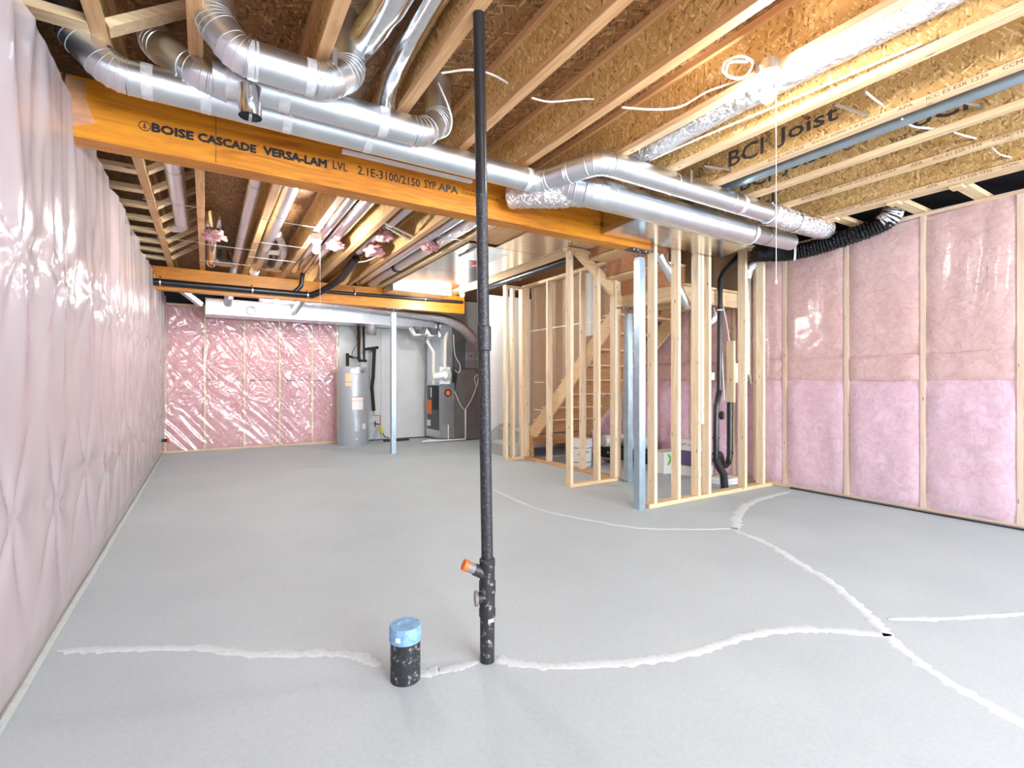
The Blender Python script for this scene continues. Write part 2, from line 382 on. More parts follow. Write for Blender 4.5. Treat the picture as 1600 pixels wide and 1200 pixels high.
# bracing between outer joists and foundation walls
for k in range(-9, 11):
    y = 3.60+.425*k
    if y < YR+.2 or y > 9.5 or 3.1 < y < 3.45 or 7.7 < y < 8.1: continue
    boxpiece('blocking', (XL-.12, y-.045, ZJ), (-.425, y+.045, ZJ+.038), 'pine_x', ceiling)
    MB().bar((-.365, y, ZJ+.025), (-.07, y+.02, ZS-.06), .085, .036, (0, 0, 1)).build('diagonal_brace', 'pine_x', ceiling)
for y in (3.0, 2.62, 2.33, 1.85, 1.44, .98, .55, .1, -.4):
    if y < 2.9: boxpiece('blocking', (4.945, y-.045, ZJ+.002), (XR+.13, y+.045, ZJ+.04), 'pine_x', ceiling)
    if y < 2.9: boxpiece('blocking_end', (4.862, y-.035, ZJ-.022), (4.955, y+.045, ZJ-.001), 'pine_y', ceiling)

# ------------------------------------------------------------------ walls
def batt(parent, axis, c, u0, u1, z0, z1, bulge, mat, sgn, seed=0, dens=.035):
    nu = max(6, int((u1-u0)/dens)); nzz = max(6, int((z1-z0)/dens)); v = []; f = []
    for i in range(nu+1):
        for j in range(nzz+1):
            a, b = i/nu, j/nzz; u = u0+(u1-u0)*a; z = z0+(z1-z0)*b+.03*nz(u*4, seed, 2.2)*(b**6)
            e = min(1, 5*min(a, 1-a)+.12)*min(1, 7*min(b, 1-b)+.14)
            d = bulge*(e**.6)*(.55+.6*nz(u*2.3+seed, z*2.1, seed*1.7)+.28*nz(u*7, z*7, seed)+.12*nz(u*21, z*21, 3+seed))-.02*(1-min(1, e*2))
            p = (c+sgn*d, u, z) if axis == 'x' else (u, c+sgn*d, z)
            v.append(p)
    for i in range(nu):
        for j in range(nzz): f.append((i*(nzz+1)+j, (i+1)*(nzz+1)+j, (i+1)*(nzz+1)+j+1, i*(nzz+1)+j+1))
    # solid back so the batt has depth
    n = len(v); bk = c-sgn*.10
    cs = [(u0, z0), (u1, z0), (u1, z1), (u0, z1)]
    v += [((bk, u, z) if axis == 'x' else (u, bk, z)) for u, z in cs]
    f.append((n, n+1, n+2, n+3))
    idx = lambda i, j: i*(nzz+1)+j
    f.append(tuple([n, n+1]+[idx(i, 0) for i in range(nu, -1, -1)])); f.append(tuple([n+3, n+2]+[idx(i, nzz) for i in range(nu, -1, -1)]))
    f.append(tuple([n, n+3]+[idx(0, j) for j in range(nzz, -1, -1)])); f.append(tuple([n+1, n+2]+[idx(nu, j) for j in range(nzz, -1, -1)]))
    return MB().add(v, f).build('insulation_batt', mat, parent, True, 60)

# left wall
wl = struct(MB().box((XL-.2, YR-.1, 0), (XL-.16, YB+.2, ZS)).build('wall_left', 'foundation'))
ZL = 2.52
boxpiece('bottom_plate', (XL-.15, YR, 0), (XL-.012, YB, .038), 'pine_y', wl); boxpiece('top_plate', (XL-.15, YR, ZL-.04), (XL-.012, YB, ZL-.002), 'pine_y', wl)
ys = [9.72-.61*k for k in range(22)]
for y in ys: boxpiece('stud', (XL-.15, y-.019, .038), (XL-.012, y+.019, ZL-.04), 'pine_z', wl)
for i in range(len(ys)-1):
    for a, b in ((.04, 1.22), (1.23, ZL-.045)): batt(wl, 'x', XL-.034, ys[i+1]+.02, ys[i]-.02, a, b, .014, 'pink_left', 1, i*3.1+a, .06)
MB().tube([(XL+.015+.006*nz(k*.7), YR+.1+k*.25, .006) for k in range(53)], .016, 8).build('sealant_bead', 'sealant', wl, True)
def film(name, fn, nu, nv, mat, label):
    v = []; f = []
    for i in range(nu+1):
        for j in range(nv+1): v.append(fn(i/nu, j/nv))
    for i in range(nu):
        for j in range(nv): f.append((i*(nv+1)+j, (i+1)*(nv+1)+j, (i+1)*(nv+1)+j+1, i*(nv+1)+j+1))
    return tag(MB().add(v, f).build(name, mat, None, True, 80), label, 'plastic sheet')
stars = [(y, 1.62+.12*nz(k*3.3, .7)) for k, y in enumerate(ys)]+[(y, .62+.15*nz(k*2.1, 7.7)) for k, y in enumerate(ys)]
def crease(u, z, pts, R=.34, amp=.02, k=9):
    d = 0
    for (py, pz) in pts:
        dy, dz = u-py, z-pz
        if abs(dy) > R*2 or abs(dz) > R*2: continue
        r = math.hypot(dy, dz)
        an = math.atan2(dz, dy)
        d += amp*math.exp(-(r/R)**2)*(abs(math.sin(an*k*.5+3*nz(py*3, pz*3)))**.6-.55)*min(1, r/.05)
    return d
def ridge(x): return 1-abs(math.fmod(abs(x), 2)-1)
def left_fn(a, b):
    y = YR+.02+(YB-YR-.04)*a; z = .012+(ZL+.02-.012)*b
    d = .020+.014*nz(y*1.3, z*.9)+.006*nz(y*4, z*1.4, 2)
    up = min(1, max(0, (z-1.0)/.6)); wob = .5*nz(y*.9, z*1.3, 3)
    d += (.004+.026*up)*(1-2*abs(nz((y+wob*.25)*3.0, z*.5, 11)))+.006*up*nz((y+.1*z)*11, z*1.2, 21)
    d += crease(y, z, stars, .38, .022, 6)
    d = max(d, .002)*(min(1, b*14+.25))
    return (XL-.004+d, y, z)
film('plastic_sheet', left_fn, 520, 90, 'film_left', 'milky clear plastic sheet with long vertical folds over the pink wall beside the beam end')
for yb, zb in ((3.26, 2.40), (7.9, 2.40)):
    tag(MB().add([(XL+.03+.01*nz(i*2.2+yb), yb-.16+.05*math.sin(i*1.7), ZJ-.42+i*.05) for i in range(9)]+[(XL+.012, yb-.02, ZJ-.42+i*.05) for i in range(9)], [(i, i+1, i+10, i+9) for i in range(8)]).build('gasket_membrane', 'foundation', None, True),
        'dark blue membrane flap at the wall end of the %s beam' % ('lettered' if yb < 5 else 'rear plain'), 'membrane')

# back wall
wb = struct(MB().box((XL-.2, YB+.16, 0), (XR+.2, YB+.2, ZS)).build('wall_back', 'foundation'))
ZB = 2.46
boxpiece('bottom_plate', (XL, YB+.005, 0), (2.16, YB+.14, .038), 'pine_x', wb); boxpiece('top_plate', (XL, YB+.005, ZB-.04), (2.16, YB+.14, ZB), 'pine_x', wb)
bx = [-.568, -.018, .572, 1.134, 1.69, 2.14]
for x in bx: boxpiece('stud', (x-.019, YB+.002, .038), (x+.019, YB+.14, ZB-.04), 'pine_z', wb)
for i in range(5):
    for a, b in ((.04, 1.19), (1.2, ZB-.045)): batt(wb, 'y', YB+.03, bx[i]+.02, bx[i+1]-.02, a, b, .03, 'pink_back', -1, i*2.3+a, .05)
for a, b in ((2.165, 2.98), (2.985, 4.2), (4.205, 5.42)):
    boxpiece('wall_panel', (a, YB-.012, .02), (b, YB+.02, 2.94), 'grey_wall', wb)
bstars = [(x, z) for x in bx for z in (1.45, .9, 2.0)]
def back_fn(a, b):
    x = XL+.02+(2.17-XL-.02)*a; z = .02+(ZB-.03)*b
    d = .012+.008*nz(x*2, z*2, 4)+crease(x, z, bstars, .3, .024, 11)
    q = x*1.1+z*.9
    d += .018*(1-2*abs(nz(q*6, (x-z)*.7, 8)))+.004*nz(q*17, (x-z)*1.2, 18)
    return (x, YB-.002-max(d, .001), z)
film('plastic_sheet', back_fn, 130, 120, 'film_back', 'shiny clear plastic sheet with diagonal wrinkles over pink insulation left of the water heater')

# right wall
wr = struct(MB().box((XR+.16, YR-.1, 0), (XR+.2, YB+.2, ZS)).build('wall_right', 'foundation'))
ZR = 2.66
boxpiece('bottom_plate', (XR, YR, .0), (XR+.14, YB, .038), 'pine_y', wr); boxpiece('top_plate', (XR-.005, YR, ZR-.03), (XR+.14, YB, ZR), 'pine_y', wr)
rs = [1.216+.6195*k for k in range(-7, 14)]
for y in rs: boxpiece('stud', (XR, y-.019, .038), (XR+.14, y+.019, ZR-.03), 'pine_z', wr)
boxpiece('stud', (XR-.004, 3.30, .04), (XR+.138, 3.42, ZR-.03), 'pine_z', wr)
for i in range(len(rs)-1):
    near = 0 < rs[i] < 3.2
    for k, (a, b, m) in enumerate(((.04, 1.18, 'pink_cool'), (1.17, 1.42, 'pink_warm'), (1.41, ZR-.035, 'pink_warm'))):
        batt(wr, 'x', XR+.006, rs[i]+.02, rs[i+1]-.02, a+.03*nz(i*1.9, k), b, .038 if m == 'pink_warm' else .05, m, -1, i*1.7+k*5, .028 if near else .06)
rstars = [(y, z) for y in rs for z in (1.4,)]
def right_fn(a, b):
    y = YR+.02+(3.26-YR)*a; z = .02+(ZR-.03)*b
    d = .058+.010*nz(y*1.2, z*1.1, 6)+.005*nz(y*4, z*1.0, 9)+crease(y, z, rstars, .2, .014, 9)
    d += .020*math.exp(-((y-1.45)/.2)**2-((z-2.1)/.4)**2)*math.sin(y*34+z*3)
    return (XR-max(d, .002)+.0, y, z)
film('plastic_sheet', right_fn, 200, 50, 'film_right', 'thin clear plastic sheet over the pink insulation below the black flexible duct')
MB().tube([(XR-.012+.006*nz(k*.9), YR+.2+k*.2, .010+.004*nz(k*.5, 4)) for k in range(33)], .012, 6).build('gasket', 'foundation', wr, True)

# rear wall with an unseen window (behind the camera), enlarged to spread fill daylight
wrear = empty_struct('wall_rear')
WX0, WX1, WZ0, WZ1 = .2, 4.6, .9, 2.4
for a, b in (((XL-.2, 0), (WX0, ZS)), ((WX1, 0), (XR+.2, ZS)), ((WX0, 0), (WX1, WZ0)), ((WX0, WZ1), (WX1, ZS))):
    boxpiece('wall_panel', (a[0], YR-.1, a[1]), (b[0], YR, b[1]), 'drywall', wrear)
w1 = struct(MB().box((WX0, YR-.06, WZ0), (WX1, YR-.055, WZ1)).build('window_1', 'pane'))
for a, b in (((WX0, WZ0), (WX0+.06, WZ1)), ((WX1-.06, WZ0), (WX1, WZ1)), ((WX0+.06, WZ0), (WX1-.06, WZ0+.06)), ((WX0+.06, WZ1-.06), (WX1-.06, WZ1)), ((1.64, WZ0+.06), (1.70, WZ1-.06)), ((3.10, WZ0+.06), (3.16, WZ1-.06))):
    boxpiece('window_frame', (a[0], YR-.09, a[1]), (b[0], YR-.02, b[1]), 'bright_white', w1)

# ------------------------------------------------------------------ laminated beams
b1 = thing('laminated_beam', 'orange laminated beam printed with black lettering running to the steel post', 'beam', (1.43, 3.266, 2.36))
for k in range(3):
    boxpiece('ply', (XL-.02, 3.2+k*.0445, 2.36), (3.47, 3.2+k*.0445+.044, 2.66), 'lvl', b1)
def beamtext(s, xa, xb, zc, h, bold=0, mat='ink'):
    text_mesh('lettering', s, mat, b1, (xa, 3.1985, zc-h/2), (1, 0, 0), (0, 0, 1), xb-xa, h, bold)
logo(b1, (-.272, 3.1985, 2.485), (1, 0, 0), (0, 0, 1), .026)
for s, xa, xb, h, bo in (('BOISE', -.24, -.06, .042, .085), ('CASCADE', -.036, .243, .042, .085), ("'", .249, .254, .012, 0), ('VERSA-LAM', .284, .63, .045, .085), ("'", .638, .644, .012, 0), ('LVL', .669, .758, .05, .012),
                         ('2.1E-3100/2150', .821, 1.237, .052, .02), ('SYP', 1.27, 1.354, .054, .012), ('APA', 1.373, 1.52, .046, .06)):
    beamtext(s, xa, xb, 2.488+.024*(xa+.24)/1.6+(.02 if s == "'" else 0), h, bo, 'ink_grey' if s == 'APA' else 'ink')
beamtext('DOC PS', 1.555, 1.66, 2.535, .018); beamtext('CCMC 12472-R', 1.555, 1.86, 2.508, .018)
beamtext('HUD MR-1241  Alexandria, La USA', 1.88, 2.21, 2.535, .018); beamtext('10/24/24 06:13', 2.03, 2.2, 2.508, .016); beamtext('2.1E', 2.79, 2.88, 2.5, .04)
MB().box((.045, 3.1978, 2.37), (.048, 3.1999, 2.62)).build('joint', 'ink_grey', b1)
MB().add([(-.58, 3.1975, 2.56), (-.51, 3.1975, 2.57), (-.50, 3.1965, 2.64), (-.59, 3.1975, 2.65), (-.58, 3.1985, 2.40), (-.47, 3.1965, 2.44)], [(0, 1, 2, 3), (0, 4, 5, 1)]).build('clear_tape', 'film_right', b1)
b2 = thing('laminated_beam', 'plain yellow laminated beam carrying the long black drain pipe', 'beam', (1.6, 7.9, 2.36))
for k in range(3): boxpiece('ply', (XL-.02, 7.85+k*.0445, 2.36), (3.86, 7.85+k*.0445+.044, 2.66), 'lvl', b2)

def steel_post(x, y, top, label, sz=.076):
    t = thing('steel_post', label, 'post', (x, y, 0)); h = sz/2
    MB().box((x-h, y-h, 0), (x+h, y+h, top-.09)).build('tube', 'post_blue', t, bevel=.004)
    MB().box((x-h+.006, y-h+.006, top-.1), (x+h-.006, y+h-.006, top-.07)).build('collar', 'post_blue', t)
    MB().tube([(x, y, top-.08), (x, y, top-.006)], .013, 12).build('screw', 'steel_dark', t, True)
    MB().box((x-.13, y-.055, top-.010), (x+.13, y+.055, top-.0005)).build('top_plate', 'steel_dark', t)
    for dx in (-.1, -.05, .05, .1): MB().lathe([(.008, -.006), (.008, 0)], (x+dx, y-.03, top-.010), 8).build('bolt_head', 'galv', t)
    MB().box((x-h-.006, y-h-.006, 0), (x+h+.006, y+h+.006, .006)).build('base_plate', 'post_blue', t)
    return t
steel_post(3.37, 3.245, 2.36, 'blue grey square steel post under the end of the lettered beam')
steel_post(2.60, 7.91, 2.36, 'slim galvanized steel post under the rear beam beside the water heater', .08)
steel_post(4.17, 4.19, 2.02, 'blue grey steel post under the upper stair landing')

# ------------------------------------------------------------------ stud partitions
pw = empty_struct('wall_partition', (3.47, 3.23, 0))
boxpiece('bottom_plate', (3.44, 3.19, 0), (5.40, 3.279, .038), 'pine_x', pw); boxpiece('top_plate', (3.48, 3.19, 2.60), (5.40, 3.279, 2.638), 'pine_x', pw)
for x in (3.508, 3.83, 4.125, 4.285, 4.885, 5.215): boxpiece('stud', (x, 3.191, .038), (x+.038, 3.279, 2.60), 'pine_z', pw)
boxpiece('short_stud', (4.175, 3.192, .74), (4.213, 3.278, 2.60), 'pine_z', pw); boxpiece('cripple_stud', (5.02, 3.42, .93), (5.058, 3.51, 1.62), 'pine_z', pw)
boxpiece('stud', (5.34, 3.30, .038), (5.378, 3.39, 2.6), 'pine_z', pw)
cw = empty_struct('wall_closet', (4.15, 5.3, 0))
boxpiece('bottom_plate', (4.10, 4.33, 0), (4.19, 6.36, .038), 'fir_y', cw); boxpiece('top_plate', (4.10, 4.33, 2.585), (4.19, 6.36, 2.623), 'pine_y', cw)
for y in (5.71, 4.98, 4.35, 6.3): boxpiece('stud', (4.101, y-.019, .038), (4.189, y+.019, 2.585), 'pine_z', cw)
boxpiece('bottom_plate', (3.40, 4.29, 0), (4.10, 4.379, .038), 'pine_x', cw); boxpiece('top_plate', (3.36, 4.29, 2.60), (3.80, 4.379, 2.638), 'pine_x', cw)
for x in (3.402, 3.80, 4.06): boxpiece('stud', (x, 4.291, .038), (x+.038, 4.378, 2.60 if x < 3.7 else 2.45), 'pine_z', cw)
boxpiece('bottom_plate', (3.78, 6.30, 0), (4.10, 6.389, .038), 'pine_x', cw); boxpiece('top_plate', (3.78, 6.30, 2.56), (4.10, 6.389, 2.60), 'pine_x', cw)
for x in (3.782, 3.90, 4.06): boxpiece('stud', (x, 6.301, .038), (x+.038, 6.388, 2.56), 'pine_z', cw)

# ------------------------------------------------------------------ stairs
st = thing('staircase', 'wooden staircase seen from below with two grey bottom steps and a turning upper flight', 'stairs', (4.7, 5.3, 0))
ZA, ZU = .39, 2.18
MB().box((3.96, 6.40, 0), (4.23, 7.24, .165)).build('riser_box', 'step_grey', st); boxpiece('tread', (3.93, 6.395, .165), (4.24, 7.24, .195), 'step_grey', st)
MB().box((4.22, 6.40, .0), (4.26, 7.24, .36)).build('riser_box', 'step_grey', st)
boxpiece('landing_board', (4.19, 6.39, .36), (5.36, 7.24, ZA), 'step_grey', st); boxpiece('landing_joist', (4.19, 6.20, .20), (5.36, 6.24, .36), 'fir_x', st)
boxpiece('landing_post', (4.20, 6.24, 0), (4.24, 6.32, .36), 'fir_y', st)
MB().prism([(3.95, 7.245, 0), (3.95, 7.245, .28), (4.22, 7.245, .46), (4.5, 7.245, .46), (4.5, 7.245, 0)], (0, -.02, 0)).build('skirt_board', 'step_grey', st)
n1 = 9; rise = (ZU-ZA)/n1; run = (6.22-4.45)/(n1-1)
for k in range(n1):
    y = 6.22-run*k; z = ZA+rise*k
    boxpiece('riser', (4.225, y-.010, z-.01), (5.19, y+.010, z+rise-.012), 'fir_x', st)
    if k < n1-1: boxpiece('tread', (4.225, y-run-.012, z+rise-.012), (5.19, y+.022, z+rise+.012), 'ply_x', st)
sl = rise/run
def sz(y): return ZA+(6.22-y)*sl
for x in (4.194, 5.192):
    MB().prism([(x, 6.27, sz(6.27)-.02), (x, 6.27, sz(6.27)+.12), (x, 4.46, sz(4.46)+.10), (x, 4.46, sz(4.46)-.16), (x, 6.1, sz(6.1)-.16)], (.03, 0, 0)).build('stringer', 'ply_y', st)
# upper landing frame
boxpiece('landing_board', (4.20, 3.42, ZU-.02), (5.36, 4.44, ZU), 'ply_x', st)
boxpiece('landing_beam', (4.20, 3.46, 2.02), (4.29, 4.44, ZU-.02), 'pine_y', st); boxpiece('landing_beam', (4.29, 3.46, 2.0), (5.36, 3.50, ZU-.02), 'pine_x', st)
for x in (4.6, 4.95): boxpiece('landing_joist', (x, 3.5, 2.02), (x+.04, 4.40, ZU-.02), 'ply_y', st)
for k in range(3):
    x = 4.20-.25*k; z = ZU+.195*k
    boxpiece('riser', (x-.01, 3.42, z), (x+.01, 4.32, z+.183), 'fir_x', st)
    boxpiece('tread', (x-.26, 3.42, z+.165), (x+.02, 4.32, z+.19), 'ply_x', st)
MB().prism([(3.50, 4.325, 2.65), (3.60, 4.325, 2.655), (4.27, 4.325, 2.165), (4.27, 4.325, 2.02), (4.20, 4.325, 2.05), (3.50, 4.325, 2.58)], (0, .032, 0)).build('stringer', 'pine_x', st)
# drywall seen from its unpainted side, above the stringer, with taped seams
dwall = struct(MB().prism([(4.226, 6.30, .52), (4.226, 6.30, 2.60), (4.226, 4.46, 2.60), (4.226, 4.46, sz(4.46)+.11), (4.226, 6.2, sz(6.2)+.11)], (.012, 0, 0)).build('wall_stair', 'drywall_back'))
boxpiece('seam_tape', (4.2225, 4.46, 1.93), (4.2255, 6.30, 1.945), 'bright_white', dwall)
for y, wd in ((5.35, .09), (4.92, .10)): MB().box((4.2228, y-wd, sz(y)+.2), (4.2256, y+wd, 2.58)).build('seam_strip', 'drywall', dwall)
for z in (1.15, .74): boxpiece('seam_tape', (4.2225, 5.95, z), (4.2255, 6.2, z+.012), 'bright_white', dwall)
boxpiece('wall_panel', (5.372, 3.45, 2.19), (5.384, 7.2, 2.94), 'kraft', dwall); boxpiece('wall_panel', (4.30, 4.46, 2.19), (5.37, 4.472, 2.94), 'kraft', dwall)
wland = struct(MB().box((3.93, 7.26, 0), (XR, 7.30, 2.62)).build('wall_landing', 'drywall'))
for z in (.62, 1.09, 1.50, 1.98): MB().box((3.93, 7.2588, z), (XR, 7.26, z+.004)).build('board_joint', 'grey_wall', wland)
# stair opening trimmers
tr = thing('trimmer_beam', 'orange edged trimmer beam printed along its pale underside beside the stair opening', 'beam', (3.5, 5.5, ZJ))
boxpiece('ply', (3.37, 3.34, ZJ), (3.41, 7.84, ZJ+.30), 'lvl', tr)
for k in range(2): boxpiece('ply', (3.415+.135*k, 3.34, ZJ-.002), (3.545+.135*k, 7.84, ZJ+.3), 'pine_y', tr)
text_mesh('lettering', 'CCMC 13300-R  BCI 6000 1.8 JOIST', 'ink_grey', tr, (3.47, 4.0, ZJ-.0032), (0, 1, 0), (-1, 0, 0), 2.0, .03)

# ------------------------------------------------------------------ ductwork
def seg(parent, p, q, r, mat='galv', name='pipe_section', n=32, beads=True):
    p, q = Vector(p), Vector(q); d = (q-p).normalized(); L = (q-p).length
    o = MB().tube([p, q], r, n).build(name, mat, parent, True, 50)
    u = d.orthogonal().normalized()
    return o
def ring(parent, p, d, r, wd=.006, mat='galv', name='joint_bead', th=.0025):
    d = Vector(d).normalized(); p = Vector(p)
    return MB().tube([p-d*wd, p-d*wd*.5, p+d*wd*.5, p+d*wd], [r-.001, r+th, r+th, r-.001], 32, False).build(name, mat, parent, True, 50)
def tape(parent, p, d, r, wd=.05, mat='tape', a0=0, a1=2*PI):
    d = Vector(d).normalized(); p = Vector(p); sd = random.random()*9
    return MB().tube([p-d*wd/2+d*wd*k/5 for k in range(6)], r+.0018, 40, False, rf=lambda i, j: 1+.012*abs(nz(i*1.3+sd, j*.7, sd))).build('tape_wrap', mat, parent, True, 40)
def duct_run(parent, pts, r, R, mat='galv', gores=4, n=32):
    pts = [Vector(p) for p in pts]; m = len(pts); cur = pts[0]
    for i in range(1, m):
        if i == m-1: seg(parent, cur, pts[i], r, mat, n=n); break
        a = (pts[i]-pts[i-1]).normalized(); b = (pts[i+1]-pts[i]).normalized(); ang = a.angle(b)
        if ang < .02: seg(parent, cur, pts[i], r, mat); cur = pts[i]; continue
        T = R*math.tan(ang/2); s0 = pts[i]-a*T; s1 = pts[i]+b*T
        if (s0-cur).length > .005 and (s0-cur).dot(a) > 0: seg(parent, cur, s0, r, mat, n=n)
        nrm = (b-a*a.dot(b)).normalized(); c = s0+nrm*R; arc = []
        for k in range(gores+1):
            t = ang*k/gores; arc.append(c+(-nrm*math.cos(t)+a*math.sin(t))*R)
        el = MB().tube([s0-a*.001]+arc[1:-1]+[s1+b*.001], r*1.004, n).build('elbow', mat, parent, True, 12)
        for k in range(gores+1):
            t = ang*k/gores; dd = a*math.cos(t)+nrm*math.sin(t); ring(el, arc[k], dd, r*1.004, .005, mat)
        cur = s1
def flex(parent, name, pts, r, mat, k=10, n=18, rib=.05, pitch=2):
    p = bez(pts, k); sd = random.random()*20
    return MB().tube(p, [(r[i] if isinstance(r, list) else r)*(1+rib*(1 if i % pitch else -1)+.05*nz(i*.35, sd)) for i in range(len(p))], n, True, rf=lambda i, j: 1+.05*nz(i*.9, j*.8, sd)).build(name, mat, parent, True, 60)
def strap(parent, a, b, wd=.02, mat='galv'): return MB().bar(a, b, wd, .002, (0, 1, 0)).build('hanger_strap', mat, parent)

Z6 = 2.547; r6 = .0762
d1 = thing('round_duct', 'long round silver duct hung along the lettered beam with an elbow by the wall', 'duct', (.7, 2.85, Z6-r6))
duct_run(d1, [(-.50, 2.90, 2.93), (-.50, 2.87, 2.70), (-.36, 2.85, Z6), (1.98, 2.85, Z6), (2.06, 2.62, Z6+.01), (2.16, 2.42, 2.575), (4.10, 2.42, 2.575)], r6, .13)
for x in (-.23, .0, .36, .78, 1.87): tape(d1, (x, 2.85, Z6), (1, 0, 0), r6, .045)
for x in (2.85, 3.5): ring(d1, (x, 2.42, 2.575), (1, 0, 0), r6, .006)
tape(d1, (3.62, 2.42, 2.575), (1, 0, 0), r6, .05)
MB().box((.72, 3.165, 2.580), (1.62, 3.196, 2.600)).build('edge_strip', 'white', d1)
flex(d1, 'foil_sleeve', [(4.02, 2.42, 2.575), (4.4, 2.42, 2.575), (4.8, 2.43, 2.585), (5.05, 2.47, 2.62)], .092, 'foil', 10, 24, .025)
tape(d1, (4.05, 2.42, 2.575), (1, 0, 0), .096, .07, 'foil'); tape(d1, (4.42, 2.42, 2.575), (1, 0, 0), .094, .05, 'foil')
strap(d1, (2.93, 2.325, ZJ), (2.93, 2.325, 2.56))
e1 = thing('round_duct', 'short silver elbow dropping from the joists onto the long round duct by the wall', 'duct', (-.15, 2.85, 2.6))
duct_run(e1, [(-.21, 3.02, 2.95), (-.20, 2.93, 2.78), (-.03, 2.77, 2.61), (.10, 2.765, 2.585)], .078, .12)
d2 = thing('round_duct', 'middle round silver duct with taped joints and an elbow rising beside the white cable loop', 'duct', (.5, 2.63, Z6-r6))
duct_run(d2, [(.03, 2.63, Z6), (1.03, 2.63, Z6), (1.16, 2.70, 2.68), (1.17, 2.74, 2.94)], r6, .115)
MB().tube([(.024, 2.63, Z6), (.030, 2.63, Z6)], r6+.003, 32).build('end_cap', 'galv_dull', d2, True, 50)
for x in (.10, .32, .80): tape(d2, (x, 2.63, Z6), (1, 0, 0), r6, .05)
col = MB().tube([(.172, 2.56, 2.50), (.172, 2.56, 2.366)], .0485, 28, False).build('damper_collar', 'chrome', d2, True, 50)
MB().tube([(.172, 2.56, 2.49), (.172, 2.56, 2.374)], .047, 24).build('collar_shade_plug', 'black', col, True, 50); MB().box((.166, 2.535, 2.355), (.178, 2.60, 2.40)).build('damper_plate', 'galv', col)  # black plug stands in for the shade inside the open collar
MB().lathe([(.007, 0), (.007, .02)], (.172, 2.512, 2.43), 10, (0, -1, 0)).build('wing_nut', 'chrome', col)
d3 = thing('round_duct', 'short round silver duct nearest the open joists with elbows at both ends', 'duct', (.3, 2.40, 2.45))
duct_run(d3, [(.02, 2.43, 2.92), (.03, 2.42, 2.66), (.12, 2.40, 2.535), (.47, 2.40, 2.535), (.585, 2.45, 2.64), (.60, 2.52, 2.93)], r6, .11)
for x in (.17, .40): tape(d3, (x, 2.40, 2.535), (1, 0, 0), r6, .04)
MB().box((.425, 2.318, 2.50), (.447, 2.3235, 2.525)).build('sticker', 'label_white', d3)
strap(d3, (.50, 2.35, ZJ+.02), (.50, 2.345, 2.60))
f1 = thing('foil_duct', 'pair of shiny foil wrapped ducts running up between the joists above the silver ducts', 'duct', (.75, 2.2, 2.75))
flex(f1, 'foil_sleeve', [(.62, 2.60, 2.80), (.68, 2.2, 2.82), (.72, 1.5, 2.83), (.72, .5, 2.83), (.72, -1.5, 2.83)], .075, 'chrome', 8, 20, .01)
flex(f1, 'foil_sleeve', [(.845, 2.72, 2.62), (.83, 2.62, 2.72), (.84, 2.35, 2.80), (.845, 1.6, 2.82), (.845, .5, 2.82), (.845, -1.5, 2.82)], .055, 'chrome', 8, 20, .02)

r2 = thing('round_duct', 'wide round silver duct below the narrower one crossing above the stud partition', 'duct', (3.3, 2.62, 2.36))
duct_run(r2, [(2.08, 2.93, 2.60), (2.16, 2.72, 2.50), (2.28, 2.62, 2.46), (4.0, 2.62, 2.46)], .1016, .15, gores=3, n=40)
MB().tube([(4.0, 2.62, 2.46), (4.03, 2.62, 2.46), (4.10, 2.62, 2.47), (4.72, 2.62, 2.485)], [.104, .1016, .078, .076], 36).build('reducer', 'galv', r2, True, 40)
for x in (2.33, 2.42): ring(r2, (x, 2.62, 2.46), (1, 0, 0), .1016, .006)
tape(r2, (4.06, 2.62, 2.466), (1, 0, 0), .098, .05); ring(r2, (4.30, 2.62, 2.476), (1, 0, 0), .078, .006, 'steel_dark')
flex(r2, 'insulation_sleeve', [(1.90, 3.10, 2.52), (2.0, 2.96, 2.50), (2.09, 2.84, 2.48), (2.17, 2.74, 2.475), (2.25, 2.66, 2.465)], .092, 'foil', 6, 24, .03)
rd = thing('rectangular_duct', 'flat rectangular silver duct resting over the stud partition behind the round ducts', 'duct', (3.5, 3.0, 2.41))
m = MB(); P0 = [(2.83, 2.76), (4.26, 2.76), (4.42, 3.15), (2.87, 3.185)]
m.add([(x, y, z) for z in (2.41, 2.63) for x, y in P0], [(3, 2, 1, 0), (0, 1, 5, 4), (1, 2, 6, 5), (2, 3, 7, 6), (4, 5, 6, 7), (3, 0, 4, 7)]); m.build('duct_body', 'sheet', rd)
MB().bar((2.83, 2.757, 2.425), (4.26, 2.757, 2.425), .004, .03).build('drive_cleat', 'galv', rd); MB().bar((2.83, 2.757, 2.44), (2.87, 3.185, 2.44), .012, .05).build('end_flange', 'galv_dull', rd)
MB().bar((3.32, 2.752, 2.41), (3.32, 2.752, 2.45), .006, .008).build('screw', 'steel_dark', rd)

# black insulated flexible duct by the right wall
bf = thing('flexible_duct', 'black flexible duct curving up along the pink wall into the joists', 'duct', (5.2, 2.7, 2.5))
flex(bf, 'sleeve', [(4.78, 3.02, 2.47), (4.95, 2.92, 2.475), (5.1, 2.80, 2.48), (5.17, 2.60, 2.50), (5.20, 2.40, 2.53), (5.23, 2.18, 2.57), (5.25, 2.03, 2.63), (5.26, 1.98, 2.76), (5.27, 1.98, 2.9)], .078, 'foil_black', 14, 26, .07)
MB().tube([(5.10, 2.80, 2.48), (5.11, 2.785, 2.48)], .084, 24, False).build('band', 'white', bf)
flex(bf, 'foil_end', [(5.245, 2.075, 2.605), (5.255, 2.01, 2.66), (5.262, 1.985, 2.74)], .084, 'foil', 6, 22, .04)

